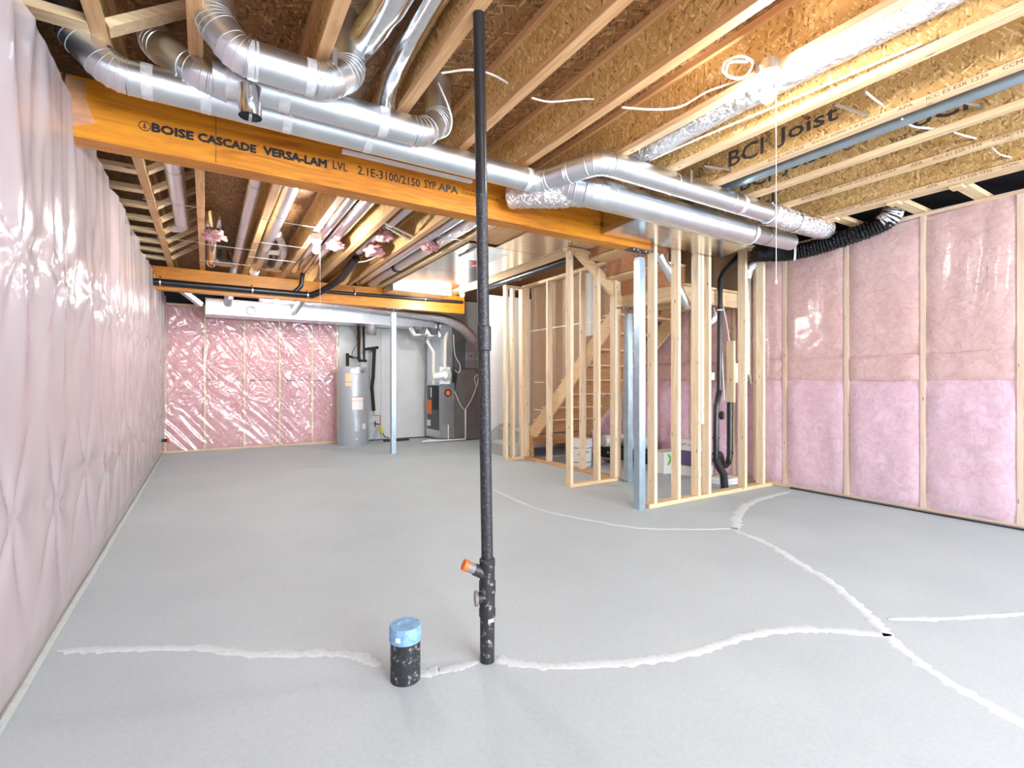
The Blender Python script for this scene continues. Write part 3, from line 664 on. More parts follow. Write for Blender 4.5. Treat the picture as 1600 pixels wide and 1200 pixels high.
# ducts in the far joist bays
def bay(label, pts, r, mat='galv', rings=()):
    t = thing('round_duct', label, 'duct', Vector(pts[0])-Vector((0, 0, r)))
    for i in range(len(pts)-1): seg(t, pts[i], pts[i+1], r, mat, n=24)
    for y in rings:
        for i in range(len(pts)-1):
            a, b = Vector(pts[i]), Vector(pts[i+1])
            if min(a.y, b.y) <= y <= max(a.y, b.y): ring(t, a+(b-a)*((y-a.y)/(b.y-a.y)), b-a, r, .004, 'steel_dark', th=.0012)
    return t
t = bay('smooth silver duct in the joist bay nearest the milky plastic wall', [(-.205, 3.4, 2.76), (-.205, 6.0, 2.76)], .066, rings=(4.45, 5.2, 5.95))
flex(t, 'foil_end', [(-.205, 6.0, 2.76), (-.24, 6.1, 2.76), (-.31, 6.2, 2.78)], .07, 'foil', 5, 16, .04)
bay('narrow silver duct left of the third joist', [(.34, 3.4, 2.77), (.34, 8.6, 2.77)], .052, rings=(4.5, 6.2, 6.7))
t = bay('silver duct right of the third joist with a foil branch', [(.60, 3.4, 2.77), (.60, 8.2, 2.77)], .062, rings=(5.15, 6.6))
flex(t, 'foil_branch', [(.66, 5.9, 2.76), (.74, 6.2, 2.73), (.80, 6.6, 2.71), (.82, 7.6, 2.74)], .042, 'foil', 6, 14, .03)
for x, r, zz in ((1.06, .066, 2.77), (1.215, .066, 2.77)):
    bay('wide bright %s silver duct in the bay beside the far hanging bulb' % ('first' if x < 1.1 else 'second'), [(x, 3.4, zz), (x, 7.6, zz)], r, 'chrome', rings=(4.3, 6.1))
bay('small silver duct among the white cables and pink fluff', [(1.60, 3.4, 2.78), (1.60, 6.2, 2.78)], .048, rings=(5.1,))
bay('grey blue silver duct beside the taped insulated duct', [(2.06, 3.4, 2.74), (2.06, 7.9, 2.74)], .055, rings=(5.0,))
t = thing('foil_duct', 'pinkish foil wrapped duct in the joist bay next to the flat metal panel', 'duct', (2.22, 5.4, 2.66))
flex(t, 'foil_sleeve', [(2.22, 3.4, 2.73), (2.22, 5.0, 2.73), (2.22, 6.4, 2.73), (2.21, 7.8, 2.73)], .066, 'foil', 20, 18, .03)
MB().tube([(2.215, 6.55, 2.73), (2.215, 6.62, 2.73)], .071, 20).build('black_band', 'black', t, True, 50)
# collar hanging with pink fluff
t = thing('duct_collar', 'small silver collar stuffed with pink fluff hanging between joists', 'duct collar', (.06, 5.4, 2.5))
MB().tube([(.06, 5.45, 2.74), (.06, 5.42, 2.58)], .062, 24, False).build('collar', 'chrome', t, True, 50)
MB().tube([(.06, 5.9, 2.76), (.06, 7.8, 2.76)], .058, 22).build('pipe_section', 'chrome', t, True, 50)
def fluffball(c, r, parent=None, name='insulation_tuft', sq=(1, 1, 1)):
    bm = bmesh.new(); bmesh.ops.create_icosphere(bm, subdivisions=4, radius=1); sd = random.random()*30
    for v in bm.verts:
        d = 1+.55*nz(v.co.x*2+sd, v.co.y*2, v.co.z*2)+.4*nz(v.co.x*5, v.co.y*5+sd, v.co.z*5)+.25*nz(v.co.x*13, v.co.y*13+sd, v.co.z*13)
        v.co = Vector(c)+Vector((v.co.x*sq[0], v.co.y*sq[1], v.co.z*sq[2]))*r*d
    me = bpy.data.meshes.new(name); bm.to_mesh(me); bm.free(); return link(name, me, 'pink_back', parent, True, 180)
fluffball((.065, 5.42, 2.53), .085, t, sq=(1, 1, .55))
for k, (p, r) in enumerate(((onz(600, 370, 2.7), .08), (onz(583, 392, 2.68), .10), (onz(672, 385, 2.68), .085), (onz(523, 384, 2.68), .08))):
    tag(fluffball(p, r, sq=(1, 1.3, .6)), ('pink fluff tuft on the small duct by the crossed white cables', 'ragged pink fluff tuft below the crossed white cables', 'pink fluff tuft pressed on the taped insulated duct', 'pale pink fluff tuft beside the far hanging bulb')[k], 'insulation')
# wires / thin straps bracing the joists
for k, (x0, x1, y) in enumerate(((-.41, -.04, 5.05), (-.41, -.04, 6.3), (-.04, .46, 6.35), (-.04, .46, 7.2), (.46, .93, 5.1), (.46, .93, 5.95), (.46, .93, 6.7), (.93, 1.41, 3.95), (1.885, 2.36, 4.75))):
    MB().bar((x0-.03, y, ZJ-.003), (x1+.03, y, ZJ-.003), .012, .003).build('hanger_strap', 'galv', ceiling)

# return air sheet metal pan
pan = thing('return_air_pan', 'broad flat sheet metal return air pan below the joists beside the stair opening', 'duct', (2.9, 5.9, 2.63))
for a, b in ((3.40, 4.75), (4.76, 6.1), (6.11, 7.3)):
    if a < 4: MB().box((2.72, a, 2.640), (3.365, b, 2.655)).build('sheet_panel', 'sheet', pan)
    else: MB().box((2.395, a, 2.640), (3.365, b, 2.655)).build('sheet_panel', 'sheet', pan)
MB().box((2.40, 7.31, 2.55), (3.36, 7.75, 2.655)).build('end_box', 'galv_dull', pan)
boxpiece('brace', (2.395, 3.42, 2.66), (2.72, 4.72, 2.67), 'fir_y', pan)
fr = MB().box((2.55, 4.90, 2.630), (2.98, 5.35, 2.639)).build('access_panel', 'galv', pan)
MB().lathe([(.035, -.012), (.035, 0)], (2.86, 5.55, 2.628), 18).build('red_seal', 'red', pan)

# ------------------------------------------------------------------ plumbing
vp = thing('vent_pipe', 'tall black plastic pipe standing on the floor with an orange capped branch', 'pipe', (.99, 1.80, 0))
bx0, by0 = .99, 1.80
tp = ony(744, 0, 1.80); tpx = tp.x
def pp(z): f_ = (z-.42)/(2.96-.42); return (bx0-.045*f_, by0, z)
MB().tube([(bx0, by0, 0), (bx0, by0, .20)], .030, 28).build('lower_pipe', 'abs_speck', vp, True, 50)
MB().tube([pp(.40), pp(1.92)], .0242, 28).build('pipe', 'abs_dust', vp, True, 50)
MB().tube([pp(1.92), pp(2.955)], .0242, 28).build('pipe', 'abs', vp, True, 50)
MB().lathe([(.026, 0), (.0295, .004), (.0295, .10), (.026, .104)], pp(1.28), 28).build('coupling', 'abs_dust', vp, True, 40)
MB().lathe([(.031, 0), (.0345, .003), (.0345, .03), (.032, .033), (.032, .10), (.0345, .103), (.0345, .145), (.031, .148), (.031, .205), (.0325, .21), (.0325, .235), (.029, .24)], (bx0, by0, .185), 28).build('tee_fitting', 'abs_speck', vp, True, 30)
dv = Vector((-.80, .20, .45)).normalized(); b0 = Vector((bx0, by0, .355))
br = MB().tube([b0, b0+dv*.062], .024, 24).build('branch', 'abs_dusty', vp, True, 50)
MB().tube([b0+dv*.045, b0+dv*.098], .0205, 24).build('branch_stub', 'grey_pvc', br, True, 50); MB().tube([b0+dv*.094, b0+dv*.114], .023, 24).build('orange_cap', 'orange', br, True, 50)
c0 = Vector((bx0, by0, .262)); dv2 = Vector((-.9, .30, 0)).normalized()
MB().tube([c0, c0+dv2*.045], .024, 24).build('cleanout', 'abs_dusty', vp, True, 50); MB().tube([c0+dv2*.04, c0+dv2*.052], .031, 24).build('cleanout_cap', 'grey_pvc', vp, True, 50)
MB().box((bx0-.012, by0-.0312, .17), (bx0+.014, by0-.0296, .184)).build('sticker', 'label_white', vp)
ds = thing('drain_stub', 'short speckled black drain stub with a light blue cap', 'pipe', (.66, 1.86, 0))
MB().tube([(.66, 1.86, 0), (.66, 1.86, .165)], .0572, 40).build('pipe', 'abs_speck', ds, True, 50)
MB().lathe([(.0585, 0), (.0615, .002), (.0615, .052), (.058, .060), (.030, .0605), (.026, .058), (0.001, .058)], (.66, 1.86, .152), 40).build('cap', 'blue_cap', ds, True, 30)
MB().add([(.66+.0622*math.sin(a), 1.86-.0622*math.cos(a), z) for a in (-.95, -.8, -.65) for z in (.168, .186)], [(0, 2, 3, 1), (2, 4, 5, 3)]).build('sticker', 'label_white', ds)
# long drain along the rear beam
dp = thing('drain_pipe', 'long black drain pipe strapped along the plain rear beam', 'pipe', (1.2, 7.78, 2.4))
pz = 2.44
MB().tube([(-.58, 7.78, pz), (1.28, 7.78, pz)], .045, 24).build('pipe', 'abs', dp, True, 50)
MB().tube([(1.24, 7.78, pz), (1.33, 7.77, pz), (1.44, 7.66, pz+.05), (1.55, 7.4, pz+.12), (1.60, 7.1, 2.60)], .047, 22).build('elbow', 'abs', dp, True, 50)
MB().tube([(1.60, 7.1, 2.60), (1.62, 6.4, 2.72)], .05, 20).build('wye_fitting', 'abs', dp, True, 50)
MB().tube([(1.10, 7.78, pz+.03), (1.18, 7.77, 2.56), (1.20, 7.76, 2.75)], .03, 18).build('branch', 'abs', dp, True, 50)
MB().tube([(1.46, 7.79, 2.515), (3.80, 7.79, 2.55)], .026, 18).build('pipe', 'abs', dp, True, 50)
for x, r, z in ((-.50, .047, pz), (.55, .047, pz), (1.27, .049, pz), (1.95, .028, 2.522), (3.1, .028, 2.54)):
    MB().tube([(x-.008, 7.78, z), (x+.008, 7.78, z)], r+.002, 20, False).build('pipe_strap', 'galv', dp)
    MB().bar((x, 7.80, z+r), (x, 7.846, z+.09), .012, .003).build('strap_tail', 'galv', dp)
sp = thing('black_pipe', 'thin black pipe lying above the closet studs beside the trimmer beam', 'pipe', (3.85, 5.5, 2.58))
MB().tube([(3.83, 4.4, 2.68), (3.83, 7.2, 2.68)], .05, 18).build('pipe', 'abs', sp, True, 50); MB().tube([(3.83, 5.9, 2.68), (3.83, 5.96, 2.68)], .055, 18).build('coupling', 'abs', sp, True, 50)
# washroom rough-in behind the partition
rp = thing('drain_pipe', 'black drain riser bending behind the partition studs with a trap', 'pipe', (4.75, 3.4, 0))
MB().tube([(5.18, 3.36, 2.70), (4.78, 3.38, 2.34), (4.742, 3.39, 2.27), (4.742, 3.40, 1.20), (4.742, 3.40, 1.05)], .027, 20).build('vent', 'abs', rp, True, 30)
MB().tube([(4.742, 3.40, 1.06), (4.70, 3.39, .98), (4.66, 3.38, .90), (4.655, 3.38, .32)], .030, 20).build('riser', 'abs', rp, True, 40)
MB().tube([(4.655, 3.38, .34), (4.68, 3.37, .26), (4.74, 3.35, .17), (4.755, 3.345, 0)], .040, 20).build('base_bend', 'abs', rp, True, 40)
MB().tube([(4.66, 3.385, .38), (4.74, 3.41, .38), (4.80, 3.43, .36), (4.85, 3.45, .30), (4.90, 3.47, .235), (4.97, 3.49, .215), (5.04, 3.50, .24), (5.075, 3.505, .32), (5.08, 3.505, 1.152)], .033, 20).build('trap', 'abs', rp, True, 60)
for z in (.30, .38, .55): MB().lathe([(.036, 0), (.036, .02)], (4.655, 3.38, z), 18).build('collar', 'abs', rp, True, 40)
MB().lathe([(.036, 0), (.036, .03)], (5.08, 3.505, .34), 18).build('collar', 'abs', rp, True, 40); MB().lathe([(.045, 0), (.045, .03)], (4.70, 3.36, .80), 16, (.4, -1, 0)).build('cleanout', 'abs', rp, True, 40)
MB().lathe([(.031, 0), (.031, .012)], (4.742, 3.395, 1.93), 18).build('pipe_band', 'bright_white', rp)
t = thing('outlet_box', 'white washing machine outlet box fixed above the black standpipe', 'outlet box', (5.1, 3.47, 1.2))
MB().box((5.05, 3.44, 1.19), (5.19, 3.52, 1.33)).build('box', 'bright_white', t, bevel=.004); MB().box((5.06, 3.435, 1.33), (5.12, 3.51, 1.37)).build('tab', 'bright_white', t)
MB().box((5.045, 3.435, 1.15), (5.135, 3.52, 1.19)).build('tail_collar', 'bright_white', t)
tag(MB().box((4.55, 3.42, 1.18), (4.69, 3.48, 1.26)).build('outlet_box', 'bright_white', None, bevel=.004), 'small white outlet box between the partition studs', 'outlet box')
for k, p in enumerate(([(4.95, 3.5, 2.0), (5.03, 3.5, 1.75), (5.09, 3.49, 1.37)], [(4.78, 3.5, 1.98), (4.90, 3.5, 1.7), (4.97, 3.52, 1.3), (5.0, 3.52, .95)], [(3.66, 3.40, 2.55), (3.88, 3.40, 2.3), (4.05, 3.40, 2.06), (4.16, 3.40, 1.97)])):
    tag(cable('cable', p, .007, 'cable'), ('white cable dropping into the washing machine outlet box', 'white cable hanging behind the cripple stud', 'white cable arching down behind the partition studs')[k], 'cable')
t = thing('dryer_vent', 'narrow vertical silver vent pipe at the partition corner with foil elbow', 'vent', (5.05, 3.4, 1.1))
MB().tube([(5.165, 3.36, 1.22), (5.165, 3.36, 2.34)], .048, 26).build('pipe_section', 'chrome', t, True, 50)
flex(t, 'foil_elbow', [(5.165, 3.36, 2.32), (5.17, 3.33, 2.43), (5.20, 3.24, 2.49), (5.12, 3.10, 2.50)], .054, 'foil', 5, 18, .04)
MB().tube([(5.165, 3.36, 1.24), (5.16, 3.35, 1.17), (5.13, 3.33, 1.12)], .052, 22).build('elbow', 'chrome', t, True, 40)
t = thing('vent_pipe', 'slanted silver pipe behind the first partition studs below the stairs', 'vent', (3.8, 3.6, 2.1))
MB().tube([ony(1030, 398, 3.36), ony(1076, 480, 3.36)], .042, 24).build('pipe_section', 'galv', t, True, 50)
t = thing('foil_duct', 'short foil duct elbow hanging below the landing behind the partition', 'duct', (4.9, 3.7, 1.9))
flex(t, 'foil_sleeve', [(4.62, 3.62, 1.84), (4.80, 3.62, 1.83), (4.92, 3.61, 1.87), (4.95, 3.6, 1.94)], .05, 'foil', 6, 18, .05)
# galvanized pipe run between joists on the right
tag(MB().tube([(3.56, 3.1, 2.725), (3.56, -2.5, 2.725)], .036, 20).build('metal_pipe', 'post_blue', None, True, 50), 'straight grey metal pipe running between the printed joists', 'pipe')
t = thing('foil_duct', 'crinkled foil duct running between the joists behind the hanging bulb', 'duct', (2.7, 1.5, 2.7))
flex(t, 'foil_sleeve', [(2.60, 2.75, 2.76), (2.60, 2.0, 2.78), (2.60, 1.0, 2.78), (2.60, -.2, 2.78), (2.60, -1.5, 2.78)], .082, 'foil', 26, 24, .02)

# ------------------------------------------------------------------ mechanical corner
hx, hy = 2.33, 9.42
wh = thing('water_heater', 'tall grey cylinder water heater beside the pink back wall', 'water heater', (hx, hy, 0))
MB().lathe([(.27, 0), (.278, .02), (.278, 1.40), (.268, 1.435), (.05, 1.445), (.001, 1.445)], (hx, hy, 0), 48).build('tank', 'heater_grey', wh, True, 40)
cdv = Vector((-hx, -hy, 0)).normalized(); side = Vector((-cdv.y, cdv.x, 0))   # towards the camera / across
def patch(name, ang, w_, z0, z1, mat, off=.002, parent=wh):
    a0 = math.atan2(cdv.y, cdv.x)+ang; m = MB(); n = 8; v = []
    for i in range(n+1):
        a = a0-w_/2+w_*i/n
        for z in (z0, z1): v.append((hx+(.278+off)*math.cos(a), hy+(.278+off)*math.sin(a), z))
    return m.add(v, [(2*i, 2*i+2, 2*i+3, 2*i+1) for i in range(n)]).build(name, mat, parent)
pl1 = patch('access_panel', .28, .34, .98, 1.28, 'heater_grey', .014); patch('access_panel', .28, .34, .27, .52, 'heater_grey', .014)
patch('label', -.28, .42, 1.17, 1.32, 'label_yellow'); patch('label', -.28, .42, 1.09, 1.155, 'label_yellow')
lb = patch('label', .30, .72, .66, .90, 'label_white', .003); patch('label_band', .30, .72, .885, .90, 'label_red', .004, lb); patch('label_band', .30, .72, .815, .822, 'label_red', .004, lb)
patch('label', .75, .26, .30, .40, 'label_white'); patch('junction_plate', .28, .95, 1.33, 1.385, 'galv_dull', .006)
cp = Vector((hx, hy, 0))+cdv*.285+side*(.06); MB().lathe([(.018, 0), (.018, .04), (.01, .045)], (cp.x, cp.y, .13), 14, cdv).build('drain_valve', 'label_white', wh, True, 40)
hp = thing('pipe_insulation', 'black foam covered water pipes above and beside the water heater', 'pipe', (2.6, 9.45, .5))
def hpx(*pp_): return [ony(x, y, 9.62) for x, y in pp_]
for pts, r in ((hpx((543, 572), (543, 552)), .03), (hpx((543, 556), (563, 561)), .022), (hpx((561, 566), (560, 500)), .028), (hpx((569, 564), (568, 500)), .022), (hpx((559, 563), (573, 564)), .026), (hpx((568, 546), (591, 543)), .028), (hpx((585, 542), (583, 590), (581, 605), (584, 642)), .034)):
    MB().tube(pts, r, 14).build('foam_sleeve', 'foam_black', hp, True, 50)
MB().tube(hpx((584, 642), (584, 649), (594, 649), (594, 664), (591, 673)), .012, 10).build('copper_pipe', 'copper', hp, True, 50)
MB().tube(hpx((593, 670), (599, 676)), .034, 14).build('meter', 'brass_yellow', hp, True, 50); MB().tube(hpx((586, 658), (586, 667)), .012, 10).build('valve_handle', 'black', hp); MB().tube(hpx((586, 662), (593, 663)), .012, 10).build('valve_stem', 'black', hp)
MB().tube(hpx((565, 505), (563, 555)), .012, 8).build('copper_pipe', 'copper', hp, True, 50)
cable('ground_wire', hpx((597, 673), (601, 682), (608, 684)), .010, 'black', hp)
MB().tube([ony(574, 591, 9.5), ony(577, 684, 9.5)], .014, 10).build('relief_tube', 'pex_blue', hp, True, 50); MB().tube([ony(571, 590, 9.5), ony(577, 590, 9.5)], .018, 10).build('relief_valve', 'copper', hp, True, 50)
MB().tube(hpx((591, 672), (590, 680), (587, 687)), .018, 10).build('hose', 'pex_blue', hp, True, 50)
cable('whip', [ony(561, 572, 9.42), ony(558, 562, 9.45), ony(550, 553, 9.5), ony(558, 535, 9.6), ony(552, 515, 9.7), ony(542, 505, 9.75)], .010, 'galv_dull', hp)
tag(MB().box((2.95, 9.50, 0), (3.45, 9.58, .03)).build('black_bracket', 'black', None), 'flat black bracket lying on the floor behind the slim post', 'bracket')
# furnace
fx, fy = 3.86, 8.93
fu = thing('furnace', 'grey sheet metal furnace with a dark front and orange label', 'furnace', (4.1, 9.2, 0))
MB().box((fx, fy, .06), (fx+.32, 9.62, 1.15)).build('cabinet', 'galv_dull', fu, bevel=.004)
MB().box((fx-.012, fy+.03, .22), (fx, 9.55, 1.10)).build('front_door', 'furnace_dark', fu); MB().box((fx-.03, 9.0, .62), (fx-.012, 9.25, 1.08)).build('control_cover', 'black', fu)
MB().box((fx-.0145, 9.30, .52), (fx-.0122, 9.52, .80)).build('label', 'orange', fu); MB().box((fx-.0145, 9.36, .28), (fx-.0122, 9.54, .40)).build('label', 'label_white', fu); MB().box((fx-.0145, 9.3, .86), (fx-.0122, 9.36, 1.05)).build('label', 'label_white', fu)
MB().box((fx+.02, fy-.004, 1.15), (fx+.26, 9.62, 2.28)).build('supply_plenum', 'galv', fu)
MB().prism([(fx+.32, fy, .02), (fx+1.0, fy, .02), (fx+.78, fy, 1.42), (fx+.40, fy, 1.42), (fx+.33, fy, 1.0)], (0, .6, 0)).build('return_drop', 'plenum', fu)
MB().box((fx+.55, fy-.02, 1.44), (fx+.95, 9.5, 1.98)).build('filter_box', 'galv_dull', fu); MB().box((fx+.56, fy-.026, 1.60), (fx+.74, fy-.02, 1.76)).build('control_panel', 'galv', fu)
MB().prism([(fx+.66, fy-.028, 1.70), (fx+.69, fy-.028, 1.70), (fx+.69, fy-.028, 1.67), (fx+.66, fy-.028, 1.67)], (0, .003, 0)).build('switch', 'black', fu); MB().box((fx+.78, fy-.024, 1.62), (fx+.84, fy-.02, 1.66)).build('label', 'green', fu)
hm = MB().box((fx-.02, fy-.06, 1.12), (fx+.20, fy-.004, 1.46)).build('humidifier_back', 'bright_white', fu, bevel=.01)
MB().tube([(fx+.08, fy-.05, 1.30), (fx+.02, fy-.16, 1.30)], [.13, .07], 22).build('humidifier_body', 'bright_white', fu, True, 40); MB().tube([(fx+.03, fy-.13, 1.30), (fx-.16, fy-.06, 1.27)], [.075, .06], 20).build('humidifier_duct', 'bright_white', fu, True, 40)
for pts in ([(3.80, 9.1, 1.12), (3.80, 9.1, 1.75), (3.72, 9.2, 1.95), (3.72, 9.2, 2.4)], [(3.95, 8.9, 1.15), (3.95, 8.88, 1.95), (4.02, 8.95, 2.12), (4.06, 9.1, 2.2)]): MB().tube(pts, .033, 16).build('vent_pipe', 'white_pvc', fu, True, 50)
MB().tube([(3.50, 8.95, .03), (4.38, 8.86, .03), (4.38, 8.86, .62)], .018, 12).build('condensate_pipe', 'white_pvc', fu, True, 30); MB().tube([(3.70, 9.15, .03), (4.02, 8.88, .03), (4.02, 8.88, .33)], .016, 12).build('condensate_pipe', 'white_pvc', fu, True, 30)
cable('control_cable', [(4.37, 8.85, .62), (4.5, 8.8, .85), (4.6, 8.8, 1.1), (4.66, 8.82, 1.3), (4.58, 8.85, 1.25), (4.62, 8.85, 1.05)], .007, 'cable', fu); cable('control_cable', [(4.15, 8.9, 1.0), (4.28, 8.86, .7), (4.37, 8.85, .6)], .006, 'cable', fu)
cable('control_cable', [(4.16, 8.9, 1.4), (4.24, 8.86, 1.35), (4.26, 8.86, 1.5), (4.16, 8.88, 1.7), (4.14, 8.9, 2.1)], .008, 'cable', fu); MB().tube([(4.03, fy-.012, .95), (4.03, fy-.004, .95)], .075, 24).build('cable_coil', 'black', fu, True, 50)
MB().tube([(4.03, fy-.014, .95), (4.03, fy-.006, .95)], .05, 24).build('round_label', 'orange', fu, True, 50)
# supply trunks overhead
tk = thing('trunk_duct', 'rectangular silver trunk duct under the far joists above the pink back wall', 'duct', (1.9, 9.3, 2.2))
for a, b in ((-.01, .42), (.425, 1.9), (1.905, 3.86)): MB().box((a, 9.05, 2.22), (b, 9.5, 2.47)).build('trunk_section', 'galv', tk, bevel=.003)
for x in (.0, .20, .42, .44, 1.9): MB().box((x-.008, 9.043, 2.215), (x+.008, 9.05, 2.475)).build('seam_cleat', 'galv_dull', tk)
MB().tube([(.30, 9.05, 2.40), (.30, 8.93, 2.48), (.34, 8.9, 2.7)], .065, 20).build('takeoff', 'galv', tk, True, 30); MB().tube([(.62, 9.05, 2.33), (.62, 8.92, 2.30)], .065, 20, False).build('takeoff_collar', 'galv_dull', tk, True, 30)
MB().tube([(1.25, 9.05, 2.34), (1.25, 8.93, 2.36), (1.32, 8.86, 2.48), (1.32, 8.86, 2.7)], .07, 20).build('takeoff', 'galv', tk, True, 30)
for y in (2.18,): MB().tube([(2.62, 9.2, 2.22), (2.60, 9.15, 2.05)], .085, 20, False).build('takeoff_collar', 'foil', tk, True, 30)
for x in (3.45, 3.75): MB().tube([(x-.1, 9.1, 2.2), (x-.05, 9.05, 2.06), (x+.1, 9.05, 2.05), (x+.15, 9.1, 2.2)], .07, 16).build('takeoff', 'galv', tk, True, 30)
t = thing('foil_duct', 'large foil wrapped duct curving from the trunk down to the furnace filter box', 'duct', (3.2, 8.8, 2.2))
flex(t, 'foil_sleeve', [(.72, 8.90, 2.50), (1.5, 8.90, 2.49), (2.3, 8.88, 2.47), (3.2, 8.80, 2.42), (3.8, 8.75, 2.38), (4.15, 8.75, 2.28), (4.45, 8.85, 2.10), (4.6, 9.05, 2.0)], [.065]*36+[.065+.0012*k for k in range(49)], 'foil', 12, 20, .04)
t = thing('diagonal_duct', 'slanted white sheet metal boot under the far left joists', 'duct', (-.2, 9.2, 2.4))
MB().bar((-.42, 8.9, 2.62), (-.07, 9.1, 2.36), .10, .06).build('boot', 'galv', t)
for k, (x, lab) in enumerate(((.19, 'grey sheet metal boot behind the rear beam left of the third joist'), (.79, 'grey sheet metal boot behind the rear beam right of the third joist'))):
    t = thing('duct_boot', lab, 'duct', (x, 8.0, 2.66))
    MB().lathe([(.11, 0), (.10, .06), (.06, .16), (.06, .2)], (x, 7.55, 2.70), 18).build('boot', 'galv_dull', t, True, 30)

# ------------------------------------------------------------------ lamps
def lamp(x, y, zb, label, cord=.0, box=True, glow='bulb_glow'):
    t = thing('ceiling_lamp', label, 'lamp', (x, y, zb))
    MB().lathe([(.055, 0), (.058, -.008), (.050, -.022), (.030, -.030), (.026, -.045), (.018, -.047)], (x, y, zb), 28).build('lampholder', 'bright_white', t, True, 40)
    if box: MB().lathe([(.05, .0005), (.05, ZJ+.03-zb)], (x, y, zb), 20).build('ceiling_box', 'galv_dull', t, True, 50)
    MB().lathe([(.013, -.046), (.014, -.06), (.022, -.075), (.030, -.094), (.0315, -.108), (.027, -.124), (.015, -.136), (.001, -.139)], (x, y, zb), 24).build('bulb', glow, t, True, 60)
    if cord: MB().tube([(x+.035, y-.02, zb-.03), (x+.036, y-.02, zb-cord*.5), (x+.034, y-.021, zb-cord)], .0016, 6).build('pull_cord', 'cable', t); 
    if cord: MB().lathe([(.002, .012), (.005, .006), (.005, -.008), (.001, -.012)], (x+.034, y-.021, zb-cord), 8).build('cord_knob', 'cable', t, True, 60)
    return t
lamp(2.30, 1.385, 2.635, 'bare ceiling bulb in a white holder beside the crinkled foil duct', 1.0)
lamp(.95, 5.33, 2.60, 'bare ceiling bulb with a pull cord hanging between the far silver ducts', .9, glow='bulb_glow_strong')
lamp(.93, 8.45, 2.51, 'bare ceiling bulb just behind the plain rear beam', .7)
lamp(3.33, 6.85, 2.60, 'bare ceiling bulb below the flat metal pan beside the tall black pipe', 0, glow='bulb_glow_strong')
lamp(.70, -1.3, 2.62, 'added unseen fill bulb under the joists near the milky plastic wall', .6)  # added lamp out of view, fills the near floor and walls
# ------------------------------------------------------------------ cables between joists
CB = (('white cable sagging from a joist behind the tall black pipe', [onz(690, 114, 2.80), onz(735, 109, 2.80), onz(770, 117, 2.80), onz(806, 138, 2.78)], .006),
      ('white cable crossing the bay between the two long orange joists', [onz(831, 153, 2.76), onz(860, 159, 2.74), onz(910, 155, 2.76), onz(946, 156, 2.77)], .006),
      ('white cable running from a joist to the bulb with the long pull cord', [onz(972, 168, 2.74), onz(1020, 171, 2.72), onz(1062, 167, 2.72), onz(1105, 143, 2.73), onz(1150, 128, 2.72), onz(1190, 112, 2.68)], .006),
      ('white cable loop hanging round the elbow of the middle duct', [onz(685, 130, 2.85), onz(700, 165, 2.72), onz(706, 190, 2.66), onz(700, 210, 2.60), onz(683, 218, 2.58)], .005),
      ('white cable end poking through the printed joist web', [onz(1352, 143, 2.78), onz(1370, 158, 2.76), onz(1393, 172, 2.75)], .007),
      ('white and black wire loop below the grey metal pipe', [onz(1408, 185, 2.72), onz(1425, 197, 2.70), onz(1445, 200, 2.70), onz(1465, 202, 2.71)], .006),
      ('white wire tail with black tip on the second outer joist', [onz(1490, 207, 2.74), onz(1515, 214, 2.73), onz(1537, 219, 2.74)], .006),
      ('short white wire loop on the outermost double joist', [onz(1550, 231, 2.74), onz(1562, 241, 2.73), onz(1582, 247, 2.74)], .006),
      ('upper white cable crossing the pink tufted bay', [onz(598, 347, 2.68), onz(625, 360, 2.68), onz(650, 372, 2.68)], .010),
      ('lower white cable crossing the pink tufted bay', [onz(603, 354, 2.68), onz(625, 367, 2.68), onz(645, 377, 2.68)], .010),
      ('white cable bowing over the black wye fitting', [onz(553, 410, 2.69), onz(572, 408, 2.68), onz(590, 400, 2.70)], .008),
      ('thin white cable stapled along the joist above the hanging bulb', [onz(1000, 258, 2.70), onz(1100, 213, 2.69), onz(1250, 150, 2.69), onz(1440, 68, 2.69)], .006))
for lab, pts, r in CB: tag(cable('cable', pts, r, 'cable'), lab, 'cable')
tag(cable('cable', [onz(1180, 113, 2.66), onz(1150, 122, 2.68), onz(1130, 112, 2.66), onz(1135, 95, 2.68), onz(1160, 88, 2.66), onz(1176, 100, 2.68), onz(1160, 122, 2.67), onz(1136, 118, 2.68), onz(1140, 98, 2.67), onz(1168, 96, 2.68)], .006, 'cable', k=8), 'coiled white cable beside the holder of the bulb with the long cord', 'cable')
for k, (a, b) in enumerate((((1305, 163), (1352, 179)), ((1490, 155), (1532, 166)), ((1100, 260), (1140, 266)))):
    t = thing('cable_clip', ('flat metal bracket arm in the joist bay with the large printed joist word', 'flat metal bracket arm crossing the grey metal pipe', 'flat metal bracket arm above the round ducts left of the printed letters')[k], 'bracket', onz(*a, 2.73), 'bracket arms between the right joists')
    pa, pb = onz(*a, 2.73), onz(*b, 2.73); MB().bar(pa, pb, .012, .012).build('arm', 'galv', t); MB().box(pb-Vector((.012, .012, .015)), pb+Vector((.012, .012, .012))).build('end_plate', 'galv_dull', t)

